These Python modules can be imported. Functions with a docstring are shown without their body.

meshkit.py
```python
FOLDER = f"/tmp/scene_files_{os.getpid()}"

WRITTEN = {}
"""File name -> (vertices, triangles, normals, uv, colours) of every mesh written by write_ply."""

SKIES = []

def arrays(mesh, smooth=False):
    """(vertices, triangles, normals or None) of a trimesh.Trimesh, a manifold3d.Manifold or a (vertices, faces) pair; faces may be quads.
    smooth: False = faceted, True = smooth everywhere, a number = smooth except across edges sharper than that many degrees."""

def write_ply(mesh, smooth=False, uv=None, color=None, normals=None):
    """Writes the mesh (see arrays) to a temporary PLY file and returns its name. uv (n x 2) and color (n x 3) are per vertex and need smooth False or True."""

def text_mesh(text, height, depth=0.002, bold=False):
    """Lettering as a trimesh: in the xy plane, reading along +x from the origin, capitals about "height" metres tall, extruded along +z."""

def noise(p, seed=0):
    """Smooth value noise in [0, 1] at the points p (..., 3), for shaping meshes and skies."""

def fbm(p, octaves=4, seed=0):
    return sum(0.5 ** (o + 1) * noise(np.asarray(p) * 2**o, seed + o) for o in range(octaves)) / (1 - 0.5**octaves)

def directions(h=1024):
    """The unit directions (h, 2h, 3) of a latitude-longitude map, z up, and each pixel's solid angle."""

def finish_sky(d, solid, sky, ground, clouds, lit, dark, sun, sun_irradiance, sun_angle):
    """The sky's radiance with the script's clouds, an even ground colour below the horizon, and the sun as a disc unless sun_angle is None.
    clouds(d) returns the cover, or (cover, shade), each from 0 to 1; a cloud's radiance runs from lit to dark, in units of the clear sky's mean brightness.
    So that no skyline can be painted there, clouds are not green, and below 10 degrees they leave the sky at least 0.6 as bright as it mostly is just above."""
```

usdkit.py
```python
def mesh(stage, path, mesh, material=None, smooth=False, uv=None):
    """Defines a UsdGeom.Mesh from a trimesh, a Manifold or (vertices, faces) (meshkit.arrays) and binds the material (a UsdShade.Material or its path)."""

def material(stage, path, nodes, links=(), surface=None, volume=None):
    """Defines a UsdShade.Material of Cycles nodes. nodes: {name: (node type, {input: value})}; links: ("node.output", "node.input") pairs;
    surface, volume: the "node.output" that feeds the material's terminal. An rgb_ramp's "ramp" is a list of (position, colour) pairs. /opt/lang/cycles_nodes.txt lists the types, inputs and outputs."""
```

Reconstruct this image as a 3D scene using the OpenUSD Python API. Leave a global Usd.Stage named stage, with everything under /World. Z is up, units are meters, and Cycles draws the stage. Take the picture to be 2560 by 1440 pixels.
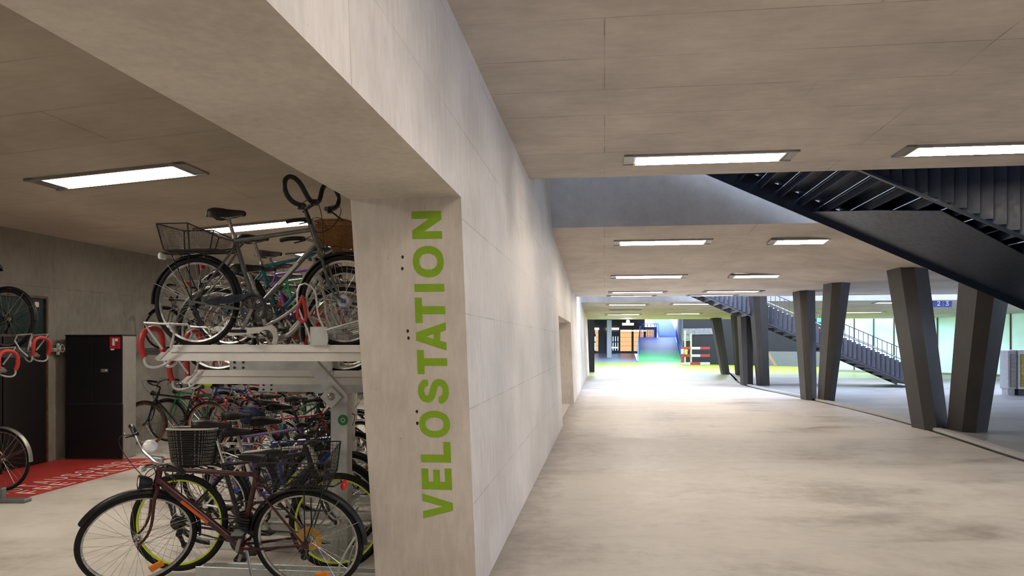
import math, random
import numpy as np
import trimesh, manifold3d
from shapely.geometry import Polygon
import usdkit, meshkit
from pxr import Usd, UsdGeom, UsdLux, UsdShade, Gf, Sdf

stage = Usd.Stage.CreateInMemory()
UsdGeom.SetStageUpAxis(stage, 'Z')
UsdGeom.SetStageMetersPerUnit(stage, 1.0)
UsdGeom.Xform.Define(stage, '/World')
UsdGeom.Scope.Define(stage, '/World/Looks')

# ------------------------------------------------------------------ camera, sky, exposure
cam = UsdGeom.Camera.Define(stage, '/World/Camera')
cam.CreateHorizontalApertureAttr(36.0)
cam.CreateVerticalApertureAttr(20.25)
cam.CreateFocalLengthAttr(26.016)
cam.CreateVerticalApertureOffsetAttr(1.898)
cam.CreateFStopAttr(0.0)
cam.CreateClippingRangeAttr((0.05, 500.0))
cam.CreateExposureAttr(0.33)
cam.AddTranslateOp().Set(Gf.Vec3d(0, 0, 1.65))
cam.AddRotateXYZOp().Set(Gf.Vec3f(90, 0, 0))

dome = UsdLux.DomeLight.Define(stage, '/World/sky_dome')
dome.CreateColorAttr(Gf.Vec3f(0.58, 0.72, 1.0))
dome.CreateIntensityAttr(2.15)

LAMP_STRENGTH = 25.0          # passage
ROOM_STRENGTH = 27.5          # bicycle room

# ------------------------------------------------------------------ frames and helpers
PI = math.pi
D = np.array([0.1240, 0.9923, 0.0])      # along the passage, away from the camera
U = np.array([0.9923, -0.1240, 0.0])     # across it, to the right
ZZ = np.array([0.0, 0.0, 1.0])
P0 = np.array([-0.225, 4.73, 0.0])       # foot of the pillar's arris

def W(v, s, z=0.0):
    """v metres right of the leaning wall's foot, s metres along it, z up."""
    return P0 + U * v + D * s + ZZ * z

def rotz(a):
    c, s = math.cos(a), math.sin(a)
    return np.array([[c, -s, 0], [s, c, 0], [0, 0, 1.0]])

def rot_axis(axis, a):
    return trimesh.transformations.rotation_matrix(a, axis)[:3, :3]

class MB:
    """Collects shapes into one mesh."""
    def __init__(self):
        self.v, self.f, self.n = [], [], 0
    def add(self, v, f):
        v = np.asarray(v, float); f = np.asarray(f, int)
        if f.shape[1] == 4:
            f = np.vstack([f[:, [0, 1, 2]], f[:, [0, 2, 3]]])
        self.v.append(v); self.f.append(f + self.n); self.n += len(v)
        return self
    def mesh(self, m):
        if hasattr(m, 'to_mesh'):
            k = m.to_mesh(); return self.add(k.vert_properties[:, :3], k.tri_verts)
        return self.add(m.vertices, m.faces)
    def box(self, c, size, R=None):
        sx, sy, sz = np.asarray(size, float) / 2
        v = np.array([[x, y, z] for x in (-sx, sx) for y in (-sy, sy) for z in (-sz, sz)])
        if R is not None: v = v @ np.asarray(R).T
        f = [[0, 1, 3, 2], [4, 6, 7, 5], [0, 4, 5, 1], [2, 3, 7, 6], [0, 2, 6, 4], [1, 5, 7, 3]]
        return self.add(v + np.asarray(c, float), f)
    def bbox(self, c, size, bev=0.004, R=None):
        """box with chamfered edges (hull of three thinner boxes)."""
        s = np.asarray(size, float) / 2; b = min(bev, s.min() * 0.6)
        pts = []
        for k in range(3):
            e = s - b; e[k] = s[k]
            pts += [[x * e[0], y * e[1], z * e[2]] for x in (-1, 1) for y in (-1, 1) for z in (-1, 1)]
        h = trimesh.convex.convex_hull(np.array(pts))
        v = h.vertices if R is None else h.vertices @ np.asarray(R).T
        return self.add(v + np.asarray(c, float), h.faces)
    def hexa(self, p):
        """8 points: bottom ring 0-3, top ring 4-7."""
        f = [[0, 3, 2, 1], [4, 5, 6, 7], [0, 1, 5, 4], [1, 2, 6, 5], [2, 3, 7, 6], [3, 0, 4, 7]]
        return self.add(np.array(p, float), f)
    def bar(self, a, b, w, h, up=(0, 0, 1)):
        a, b = np.asarray(a, float), np.asarray(b, float)
        d = b - a; L = np.linalg.norm(d); d = d / L
        up = np.asarray(up, float)
        if abs(d @ up) > 0.99: up = np.array([1.0, 0, 0])
        s = np.cross(up, d); s /= np.linalg.norm(s); t = np.cross(d, s)
        return self.box((a + b) / 2, (L, w, h), np.stack([d, s, t], 1))
    def tube(self, pts, r, sides=8, closed=False, caps=True):
        p = np.asarray(pts, float); n = len(p)
        r = np.broadcast_to(r, (n,)).astype(float)
        if closed:
            t = np.roll(p, -1, 0) - np.roll(p, 1, 0)
        else:
            t = np.gradient(p, axis=0) if n > 2 else np.repeat([p[1] - p[0]], 2, 0)
        t = t / (np.linalg.norm(t, axis=1, keepdims=True) + 1e-12)
        assert np.isfinite(p).all() and np.linalg.norm(t[0]) > .5, p
        a = np.cross(t[0], [0, 0, 1.0] if abs(t[0][2]) < 0.9 else [1.0, 0, 0]); a /= np.linalg.norm(a)
        A = [a]
        for i in range(1, n):
            a = a - t[i] * (a @ t[i]); a /= np.linalg.norm(a) + 1e-12; A.append(a)
        A = np.array(A); B = np.cross(t, A)
        ang = np.arange(sides) * 2 * PI / sides
        v = (p[:, None] + r[:, None, None] * (np.cos(ang)[None, :, None] * A[:, None] + np.sin(ang)[None, :, None] * B[:, None])).reshape(-1, 3)
        m = n if closed else n - 1
        i, j = np.meshgrid(np.arange(m), np.arange(sides), indexing='ij')
        i2, j2 = (i + 1) % n, (j + 1) % sides
        f = np.stack([i * sides + j, i * sides + j2, i2 * sides + j2, i2 * sides + j], -1).reshape(-1, 4)
        if closed or not caps: return self.add(v, f)
        v = np.vstack([v, p[:1], p[-1:]])
        tri = np.vstack([f[:, [0, 1, 2]], f[:, [0, 2, 3]],
                         [[n * sides, (k + 1) % sides, k] for k in range(sides)],
                         [[n * sides + 1, (n - 1) * sides + k, (n - 1) * sides + (k + 1) % sides] for k in range(sides)]])
        return self.add(v, tri)
    def ring(self, c, R, r, axis=(0, 1, 0), n=48, sides=8, a0=0.0, a1=2 * PI):
        """torus (or arc of one) of radius R round axis."""
        ax = np.asarray(axis, float); ax /= np.linalg.norm(ax)
        e1 = np.cross(ax, [1.0, 0, 0] if abs(ax[0]) < 0.9 else [0, 0, 1.0]); e1 /= np.linalg.norm(e1); e2 = np.cross(ax, e1)
        full = abs(a1 - a0 - 2 * PI) < 1e-6
        th = np.linspace(a0, a1, n, endpoint=not full)
        p = np.asarray(c, float) + R * (np.cos(th)[:, None] * e1 + np.sin(th)[:, None] * e2)
        return self.tube(p, r, sides, closed=full)
    def lathe(self, profile, c=(0, 0, 0), axis=(0, 0, 1), n=24):
        """profile: (radius, height) pairs, turned round the axis; closed if the ends lie on it."""
        ax = np.asarray(axis, float); ax /= np.linalg.norm(ax)
        e1 = np.cross(ax, [1.0, 0, 0] if abs(ax[0]) < 0.9 else [0, 0, 1.0]); e1 /= np.linalg.norm(e1); e2 = np.cross(ax, e1)
        pr = np.asarray(profile, float); k = len(pr)
        th = np.arange(n) * 2 * PI / n
        rad = np.cos(th)[:, None] * e1 + np.sin(th)[:, None] * e2
        v = (np.asarray(c, float) + pr[None, :, 0, None] * rad[:, None] + pr[None, :, 1, None] * ax).reshape(-1, 3)
        i, j = np.meshgrid(np.arange(n), np.arange(k - 1), indexing='ij')
        i2 = (i + 1) % n
        f = np.stack([i * k + j, i2 * k + j, i2 * k + j + 1, i * k + j + 1], -1).reshape(-1, 4)
        return self.add(v, f)
    def prism(self, poly, origin, ex, ey, ez, depth):
        """2-D polygon (in ex, ey) extruded from 0 to depth along ez."""
        m = trimesh.creation.extrude_polygon(poly if isinstance(poly, Polygon) else Polygon(poly), depth, engine='earcut')
        B = np.stack([ex, ey, ez], 1).astype(float)
        v = np.asarray(m.vertices) @ B.T + np.asarray(origin, float)
        f = np.asarray(m.faces)
        if np.linalg.det(B) < 0: f = f[:, ::-1]
        return self.add(v, f)
    def xf(self, R=None, t=(0, 0, 0)):
        v = np.vstack(self.v)
        if R is not None: v = v @ np.asarray(R).T
        self.v = [v + np.asarray(t, float)]; self.f = [np.vstack(self.f)]
        return self
    def get(self):
        return np.vstack(self.v), np.vstack(self.f)

_used = {}
def numbered(parent, name):
    k = (parent, name); n = _used.get(k, 0); _used[k] = n + 1
    return f'{parent}/{name}' if n == 0 else f'{parent}/{name}_{n:03d}'

def path_of(parent):
    if parent is None: return '/World'
    return str(parent.GetPath())

def tag(o, label=None, cat=None, group=None, kind=None):
    for k, v in (('label', label), ('category', cat), ('group', group), ('kind', kind)):
        if v: o.SetCustomDataByKey(k, v)
    return o

def obj(name, mb, mat, parent=None, smooth=35, label=None, cat=None, group=None, kind=None):
    m = mb.get() if isinstance(mb, MB) else mb
    g = usdkit.mesh(stage, numbered(path_of(parent), name), m, MAT[mat] if isinstance(mat, str) else mat, smooth=smooth)
    return tag(g.GetPrim(), label, cat, group, kind)

def thing(name, label, cat, loc=(0, 0, 0), R=None, group=None, kind=None):
    x = UsdGeom.Xform.Define(stage, numbered('/World', name))
    M = Gf.Matrix4d(1.0)
    if R is not None:
        for i in range(3):
            for j in range(3): M[j, i] = float(R[i][j])
    M.SetTranslateOnly(Gf.Vec3d(*map(float, loc)))
    x.AddTransformOp().Set(M)
    return tag(x.GetPrim(), label, cat, group, kind)

def copy_of(src, name, label, loc, R=None, group=None):
    o = thing(name, label, src.GetCustomDataByKey('category'), loc, R, group)
    o.GetReferences().AddInternalReference(src.GetPath())
    tag(o, label, src.GetCustomDataByKey('category'), group)
    o.SetInstanceable(True)
    return o

# ------------------------------------------------------------------ materials
MAT = {}
def simple(name, col, rough=0.5, metal=0.0, var=0.12, scale=14.0, bump=0.0, coat=0.0, spec=0.5):
    """principled with a little procedural wear in tone and gloss."""
    c = np.array(col, float)
    n = {'tc': ('texture_coordinate', {}), 'n': ('noise_texture', {'scale': scale, 'detail': 4.0, 'roughness': 0.6}),
         'r': ('rgb_ramp', {'ramp': [(0.3, tuple(c * (1 - var))), (0.7, tuple(np.minimum(c * (1 + var), 1)))]}),
         'mr': ('map_range', {'from_min': 0.3, 'from_max': 0.7, 'to_min': max(rough - 0.08, 0.02), 'to_max': min(rough + 0.1, 1)}),
         'p': ('principled_bsdf', {'metallic': metal, 'coat_weight': coat, 'specular_ior_level': spec})}
    l = [('tc.object', 'n.vector'), ('n.fac', 'r.fac'), ('r.color', 'p.base_color'), ('n.fac', 'mr.value'), ('mr.result', 'p.roughness')]
    if bump:
        n['b'] = ('bump', {'strength': bump, 'distance': 0.01}); l += [('n.fac', 'b.height'), ('b.normal', 'p.normal')]
    MAT[name] = usdkit.material(stage, '/World/Looks/' + name, n, l, surface='p.BSDF')

def concrete(name, dark, light, axis, rows, length, joint=0.55, rough=0.75, stretch=(1, 1, 1), spec=0.35, blotch=0.9, fine=0.35):
    """board-marked concrete. axis 'wall': joints lie along the passage and up; 'ceiling': across it; 'none': no joints."""
    yaw = -math.atan2(D[0], D[1])
    n = {'g': ('geometry', {}),
         'rot': ('vector_rotate', {'rotate_type': 'z_axis', 'angle': -yaw}),
         'big': ('noise_texture', {'scale': blotch, 'detail': 5.0, 'roughness': 0.62}),
         'st': ('mapping', {'scale': stretch}),
         'fin': ('noise_texture', {'scale': 7.0, 'detail': 6.0, 'roughness': 0.7}),
         'mixn': ('mix', {'fac': fine}),
         'ramp': ('rgb_ramp', {'ramp': [(0.36, dark), (0.5, tuple((np.array(dark) + np.array(light)) / 2)), (0.64, light)]}),
         'pit': ('voronoi_texture', {'scale': 9.0, 'randomness': 1.0}),
         'pr': ('rgb_ramp', {'ramp': [(0.02, (0.35, 0.33, 0.3)), (0.05, (1, 1, 1))]}),
         'mp': ('mix', {'mix_type': 'multiply', 'fac': 0.7}),
         'b': ('bump', {'strength': 0.25, 'distance': 0.006}),
         'mr': ('map_range', {'from_min': 0.3, 'from_max': 0.7, 'to_min': rough - 0.1, 'to_max': min(rough + 0.1, 1)}),
         'p': ('principled_bsdf', {'specular_ior_level': spec})}
    l = [('g.position', 'rot.vector'), ('rot.vector', 'big.vector'), ('rot.vector', 'st.vector'), ('st.vector', 'fin.vector'),
         ('big.fac', 'mixn.color1'), ('fin.fac', 'mixn.color2'), ('mixn.color', 'ramp.fac'), ('rot.vector', 'pit.vector'), ('pit.distance', 'pr.fac'),
         ('ramp.color', 'mp.color1'), ('pr.color', 'mp.color2'), ('fin.fac', 'b.height'), ('b.normal', 'p.normal'), ('big.fac', 'mr.value'), ('mr.result', 'p.roughness')]
    last = 'mp.color'
    if axis != 'none':
        n['sep'] = ('separate_xyz', {}); n['com'] = ('combine_xyz', {})
        n['br'] = ('brick_texture', {'scale': 1.0, 'mortar_size': 0.007, 'mortar_smooth': 0.6, 'brick_width': length, 'row_height': rows, 'offset': 0.37, 'offset_frequency': 3,
                                     'color1': (0.93, 0.93, 0.93), 'color2': (1.04, 1.03, 1.02), 'mortar': (0.38, 0.36, 0.33)})
        n['wn'] = ('noise_texture', {'scale': 1.7, 'detail': 2.0}); n['wm'] = ('map_range', {'from_min': 0.42, 'from_max': 0.6, 'to_min': 0.25, 'to_max': 1.0, 'clamp': True})
        n['nd'] = ('vector_math', {'math_type': 'dot_product', 'vector2': tuple(U)}); n['na'] = ('math', {'math_type': 'absolute'}); n['nt'] = ('math', {'math_type': 'greater_than', 'value2': 0.6}); n['jw'] = ('math', {'math_type': 'multiply'})
        n['jm'] = ('mix', {'mix_type': 'multiply'}); n['js'] = ('math', {'math_type': 'multiply', 'value2': joint})
        l += [('rot.vector', 'sep.vector'), ('com.vector', 'br.vector'), ('rot.vector', 'wn.vector'), ('wn.fac', 'wm.value'), ('wm.result', 'js.value1'), ] + ([('g.true_normal', 'nd.vector1'), ('nd.value', 'na.value1'), ('na.value', 'nt.value1'), ('nt.value', 'jw.value1'), ('js.value', 'jw.value2'), ('jw.value', 'jm.fac')] if axis == 'wall' else [('js.value', 'jm.fac')]) + [
              (last, 'jm.color1'), ('br.color', 'jm.color2')]
        l += [('sep.y', 'com.x'), ('sep.z', 'com.y')] if axis == 'wall' else [('sep.x', 'com.x'), ('sep.y', 'com.y')]
        last = 'jm.color'
    l.append((last, 'p.base_color'))
    MAT[name] = usdkit.material(stage, '/World/Looks/' + name, n, l, surface='p.BSDF')

concrete('concrete_wall', (0.49, 0.44, 0.385), (0.73, 0.67, 0.60), 'wall', 0.61, 2.6, joint=0.5, rough=0.5, stretch=(3, 3, 0.6), spec=0.4)
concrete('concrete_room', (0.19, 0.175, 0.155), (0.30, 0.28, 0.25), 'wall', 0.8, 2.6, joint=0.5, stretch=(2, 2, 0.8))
concrete('concrete_ceiling', (0.47, 0.42, 0.37), (0.68, 0.615, 0.545), 'ceiling', 0.69, 2.7, joint=0.75, stretch=(0.55, 1.7, 1), fine=0.3)
concrete('concrete_fascia', (0.36, 0.34, 0.32), (0.48, 0.46, 0.43), 'none', 1, 1)
concrete('concrete_dark', (0.034, 0.031, 0.028), (0.054, 0.05, 0.046), 'none', 1, 1, rough=0.6, stretch=(1, 1, 0.4))
# floor: worn, slightly glossy concrete
def floor_mat(name, dark, light, rough=0.48):
    n = {'g': ('geometry', {}), 'm1': ('mapping', {'scale': (0.6, 1.25, 1)}),
         'a': ('noise_texture', {'scale': 0.75, 'detail': 6.0, 'roughness': 0.65, 'distortion': 0.4}),
         'f': ('noise_texture', {'scale': 6.0, 'detail': 5.0, 'roughness': 0.7}), 'mx': ('mix', {'fac': 0.25}),
         'r': ('rgb_ramp', {'ramp': [(0.36, dark), (0.47, tuple(np.array(dark) * 0.3 + np.array(light) * 0.7)), (0.57, light)]}),
         'mr': ('map_range', {'from_min': 0.35, 'from_max': 0.65, 'to_min': rough - 0.08, 'to_max': rough + 0.14}),
         'b': ('bump', {'strength': 0.08, 'distance': 0.004}),
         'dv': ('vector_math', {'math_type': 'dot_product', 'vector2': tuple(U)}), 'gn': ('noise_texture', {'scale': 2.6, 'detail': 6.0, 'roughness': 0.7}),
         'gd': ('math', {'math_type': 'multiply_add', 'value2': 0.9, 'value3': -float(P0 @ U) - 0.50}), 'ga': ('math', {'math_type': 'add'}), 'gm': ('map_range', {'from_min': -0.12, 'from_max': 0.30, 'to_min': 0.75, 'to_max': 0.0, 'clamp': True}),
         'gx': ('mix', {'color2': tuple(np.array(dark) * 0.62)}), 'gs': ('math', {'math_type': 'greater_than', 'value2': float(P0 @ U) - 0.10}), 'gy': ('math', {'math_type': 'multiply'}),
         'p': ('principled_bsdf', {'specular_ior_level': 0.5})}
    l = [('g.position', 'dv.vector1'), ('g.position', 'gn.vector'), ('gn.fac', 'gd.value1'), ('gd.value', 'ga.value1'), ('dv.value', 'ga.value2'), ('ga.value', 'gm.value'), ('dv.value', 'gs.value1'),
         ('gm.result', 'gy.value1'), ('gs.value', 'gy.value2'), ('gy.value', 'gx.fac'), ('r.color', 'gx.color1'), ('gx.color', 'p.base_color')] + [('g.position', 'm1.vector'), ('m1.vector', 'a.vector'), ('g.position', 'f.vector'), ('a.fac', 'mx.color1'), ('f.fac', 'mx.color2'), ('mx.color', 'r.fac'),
         ('a.fac', 'mr.value'), ('mr.result', 'p.roughness'), ('f.fac', 'b.height'), ('b.normal', 'p.normal')]
    MAT[name] = usdkit.material(stage, '/World/Looks/' + name, n, l, surface='p.BSDF')
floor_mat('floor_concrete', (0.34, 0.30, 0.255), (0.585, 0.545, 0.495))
floor_mat('floor_platform', (0.17, 0.16, 0.155), (0.27, 0.255, 0.245), 0.45)

# the painted floor at the far end runs from bare concrete through yellow to green and, on the ramp, to blue
def painted(name, stops, y0, y1, rough=0.35):
    n = {'g': ('geometry', {}), 's': ('separate_xyz', {}), 'mr': ('map_range', {'from_min': y0, 'from_max': y1, 'clamp': True}),
         'r': ('rgb_ramp', {'ramp': stops}), 'no': ('noise_texture', {'scale': 3.0, 'detail': 4.0}), 'mm': ('map_range', {'to_min': 0.85, 'to_max': 1.1}),
         'mx': ('mix', {'mix_type': 'multiply', 'fac': 1.0}), 'p': ('principled_bsdf', {'roughness': rough})}
    MAT[name] = usdkit.material(stage, '/World/Looks/' + name, n, [('g.position', 's.vector'), ('s.y', 'mr.value'), ('mr.result', 'r.fac'), ('g.position', 'no.vector'), ('no.fac', 'mm.value'),
        ('r.color', 'mx.color1'), ('mm.result', 'mx.color2'), ('mx.color', 'p.base_color')], surface='p.BSDF')
painted('paint_yellow', [(0.0, (0.50, 0.47, 0.40)), (0.12, (0.31, 0.31, 0.035)), (0.75, (0.27, 0.32, 0.02)), (1.0, (0.16, 0.40, 0.07))], 31.0, 61.0)
painted('paint_ramp', [(0.0, (0.10, 0.50, 0.10)), (0.35, (0.05, 0.36, 0.14)), (0.5, (0.04, 0.07, 0.28)), (1.0, (0.04, 0.07, 0.30))], 61.0, 72.0, 0.5)
simple('red_paint', (0.42, 0.035, 0.03), 0.5, var=0.18, scale=3.0)
simple('white_paint', (0.72, 0.68, 0.62), 0.55, var=0.1)
simple('green_paint', (0.22, 0.40, 0.008), 0.5, var=0.06, scale=20)

floor = tag(obj('floor', MB().box((4, 25, -0.15), (64, 80, 0.3)), 'floor_concrete', smooth=False), kind='structure')
mp = MB()
mp.hexa([W(0.02, 28.0, 0.001), W(30, 28.0, 0.001), W(30, 57.6, 0.001), W(0.02, 57.6, 0.001), W(0.02, 28.0, 0.004), W(30, 28.0, 0.004), W(30, 57.6, 0.004), W(0.02, 57.6, 0.004)])
obj('painted_floor', mp, 'paint_yellow', floor, smooth=False, label='yellow-green painted far floor')

# raised platform along the column row, edged by a curved concrete kerb
KERB = np.array([[6.2, -4], [6.75, 6.0], [7.16, 10.35], [7.75, 13.3], [8.3, 17.4], [8.6, 22.1], [8.85, 27.75], [10.0, 33.0], [12.0, 41.0], [14.2, 50.0]])
from scipy.interpolate import CubicSpline
ks = CubicSpline(KERB[:, 1], KERB[:, 0])
kY = np.linspace(-4, 50, 82); kX = ks(kY)
kY2 = kY[kY < 34.5]; kX2 = kX[:len(kY2)]
pl = Polygon(list(zip(kX2 + 0.1, kY2)) + [(33, 31.0), (33, -4)])
obj('platform_floor', MB().prism(pl, (0, 0, 0.0), (1, 0, 0), (0, 1, 0), (0, 0, 1), 0.03), 'floor_platform', floor, smooth=False, label='dark grey floor behind the kerb')
kb = MB()
for a, b, c, d in zip(kX[:-1], kY[:-1], kX[1:], kY[1:]):
    kb.hexa([(a, b, 0), (a + 0.14, b, 0), (c + 0.14, d, 0), (c, d, 0), (a + 0.012, b, 0.055), (a + 0.14, b, 0.055), (c + 0.14, d, 0.055), (c + 0.012, d, 0.055)])
simple('kerb_stone', (0.40, 0.39, 0.37), 0.7, var=0.1)
tag(obj('kerb', kb, 'kerb_stone', smooth=False), kind='structure')
gb = MB()
for a, b, c, d in zip(kX[:-1], kY[:-1], kX[1:], kY[1:]):
    gb.hexa([(a - 0.09, b, 0.0), (a, b, 0.0), (c, d, 0.0), (c - 0.09, d, 0.0), (a - 0.09, b, 0.004), (a, b, 0.004), (c, d, 0.004), (c - 0.09, d, 0.004)])
simple('dark_steel', (0.02, 0.02, 0.022), 0.45, 0.6)
tag(obj('drain_channel', gb, 'dark_steel', smooth=False), kind='structure')

# the leaning wall with its three openings; the bare end of the first is the pillar
def leaning(s0, s1, zt=5.4):
    p = []
    for z in (0, zt):
        for s, v in ((s0, -0.04 * z), (s1, -0.04 * z), (s1, -0.66 - 0.069 * z), (s0, -0.66 - 0.069 * z)):
            p.append(W(v, s, z))
    m = trimesh.convex.convex_hull(np.array(p))
    return manifold3d.Manifold(manifold3d.Mesh(np.array(m.vertices, np.float32), np.array(m.faces, np.uint32)))
def block(s0, s1, z0, z1, v0=-3, v1=2):
    p = [W(v, s, z) for z in (z0, z1) for s, v in ((s0, v0), (s0, v1), (s1, v1), (s1, v0))]
    m = trimesh.convex.convex_hull(np.array(p))
    return manifold3d.Manifold(manifold3d.Mesh(np.array(m.vertices, np.float32), np.array(m.faces, np.uint32)))
wm = leaning(-16, 35.6)
for s0, s1, zt in ((-5.6, 0, 2.58), (9.85, 15.15, 2.17), (31.5, 34.9, 2.0)):
    wm = wm - block(s0, s1, -0.5, zt)
wm = wm - block(0.20, 9.4, -0.5, 6, -3.0, -0.42) if False else wm - manifold3d.Manifold(manifold3d.Mesh(*(lambda m: (np.array(m.vertices, np.float32), np.array(m.faces, np.uint32)))(trimesh.convex.convex_hull(np.array([W(v - .04 * z, s, z) for z in (-.5, 5.6) for s in (.16, 9.4) for v in (-3.0, -.36)])))))
def face_pt(px_a, z):          # a metres left of the arris on the pillar's face
    return W(-0.04 * z - px_a, 0, z)
for a, z in ((0.40, 2.20), (0.405, 2.125), (0.385, 1.72), (0.382, 1.675), (0.345, 1.20), (0.345, 1.125)):
    c = manifold3d.Manifold.cylinder(0.12, 0.011, 0.0085, 9, True).rotate((-90, 0, 0)).rotate((0, 0, -7.1)).scale((1, 1, 1.25)).translate(tuple(face_pt(a, z) * np.array([1, 1, 1])))
    wm = wm - c
wall_middle = tag(obj('wall_middle', MB().mesh(wm), 'concrete_wall', smooth=False), kind='structure')

def heavy(ch):
    """a letter of the pillar's heavy upright lettering: the plain glyph, thickened."""
    from shapely.ops import unary_union
    G = {'I': [(0, 0), (1, 0), (1, 1), (0, 1)], 'V': [(0, 1), (.29, 1), (.5, .32), (.71, 1), (1, 1), (.65, 0), (.35, 0)],
         'E': [(0, 0), (1, 0), (1, .225), (.36, .225), (.36, .395), (.93, .395), (.93, .61), (.36, .61), (.36, .775), (.98, .775), (.98, 1), (0, 1)],
         'L': [(0, 0), (1, 0), (1, .235), (.37, .235), (.37, 1), (0, 1)], 'T': [(.345, 0), (.655, 0), (.655, .77), (1, .77), (1, 1), (0, 1), (0, .77), (.345, .77)],
         'N': [(0, 0), (.27, 0), (.27, .60), (.70, 0), (1, 0), (1, 1), (.73, 1), (.73, .40), (.30, 1), (0, 1)]}
    if ch in G: return trimesh.creation.extrude_polygon(Polygon([(x * .19, y * .19) for x, y in G[ch]]), .0015, engine='earcut')
    if ch == 'A':
        q = lambda pts: [(x * .19, y * .19) for x, y in pts]
        return trimesh.creation.extrude_polygon(Polygon(q([(0, 0), (.28, 0), (.345, .20), (.655, .20), (.72, 0), (1, 0), (.645, 1), (.355, 1)]), [q([(.41, .405), (.50, .70), (.59, .405)])]), .0015, engine='earcut')
    t = meshkit.text_mesh(ch, 0.19, 0.0015, bold=True)
    up = t.face_normals[:, 2] > .9
    p = unary_union([Polygon(q[:, :2]) for q in np.array(t.vertices)[np.array(t.faces)[up]]]).buffer(.0055, join_style=2).simplify(.0008)
    return trimesh.creation.extrude_polygon(p, 0.0015, engine='earcut')
# VELOSTATION, one painted letter after the other up the pillar
SPAN = {'V': [(1234, 1296)], 'E': [(1170, 1223)], 'L': [(1104, 1155)], 'O': [(1027, 1093), (615, 693)], 'S': [(946, 1008)], 'T': [(875, 935), (744, 807)], 'A': [(806, 876)], 'I': [(710, 729)], 'N': [(528, 597)]}
for ch, spans in SPAN.items():
    for y0, y1 in spans:
        z1, z0 = (1.65 - (y - 855) / 1850 * 4.77 for y in (y0, y1))
        t = heavy(ch)
        v = np.array(t.vertices); lo, hi = v.min(0), v.max(0)
        q = (v - lo) / np.maximum(hi - lo, 1e-9)
        along = z0 + q[:, 0] * (z1 - z0)                       # text runs up the pillar
        mid = 0.132 + (0.196 if ch not in 'OS' else 0.202) * q[:, 1] - (0.003 if ch in 'OS' else 0)
        P = np.array([W(-0.04 * z - a, -0.0006 - 0.0014 * (1 - k), z) for z, a, k in zip(along, mid, q[:, 2])])
        obj('letter', (P, np.array(t.faces)), 'green_paint', wall_middle, smooth=False)

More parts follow.
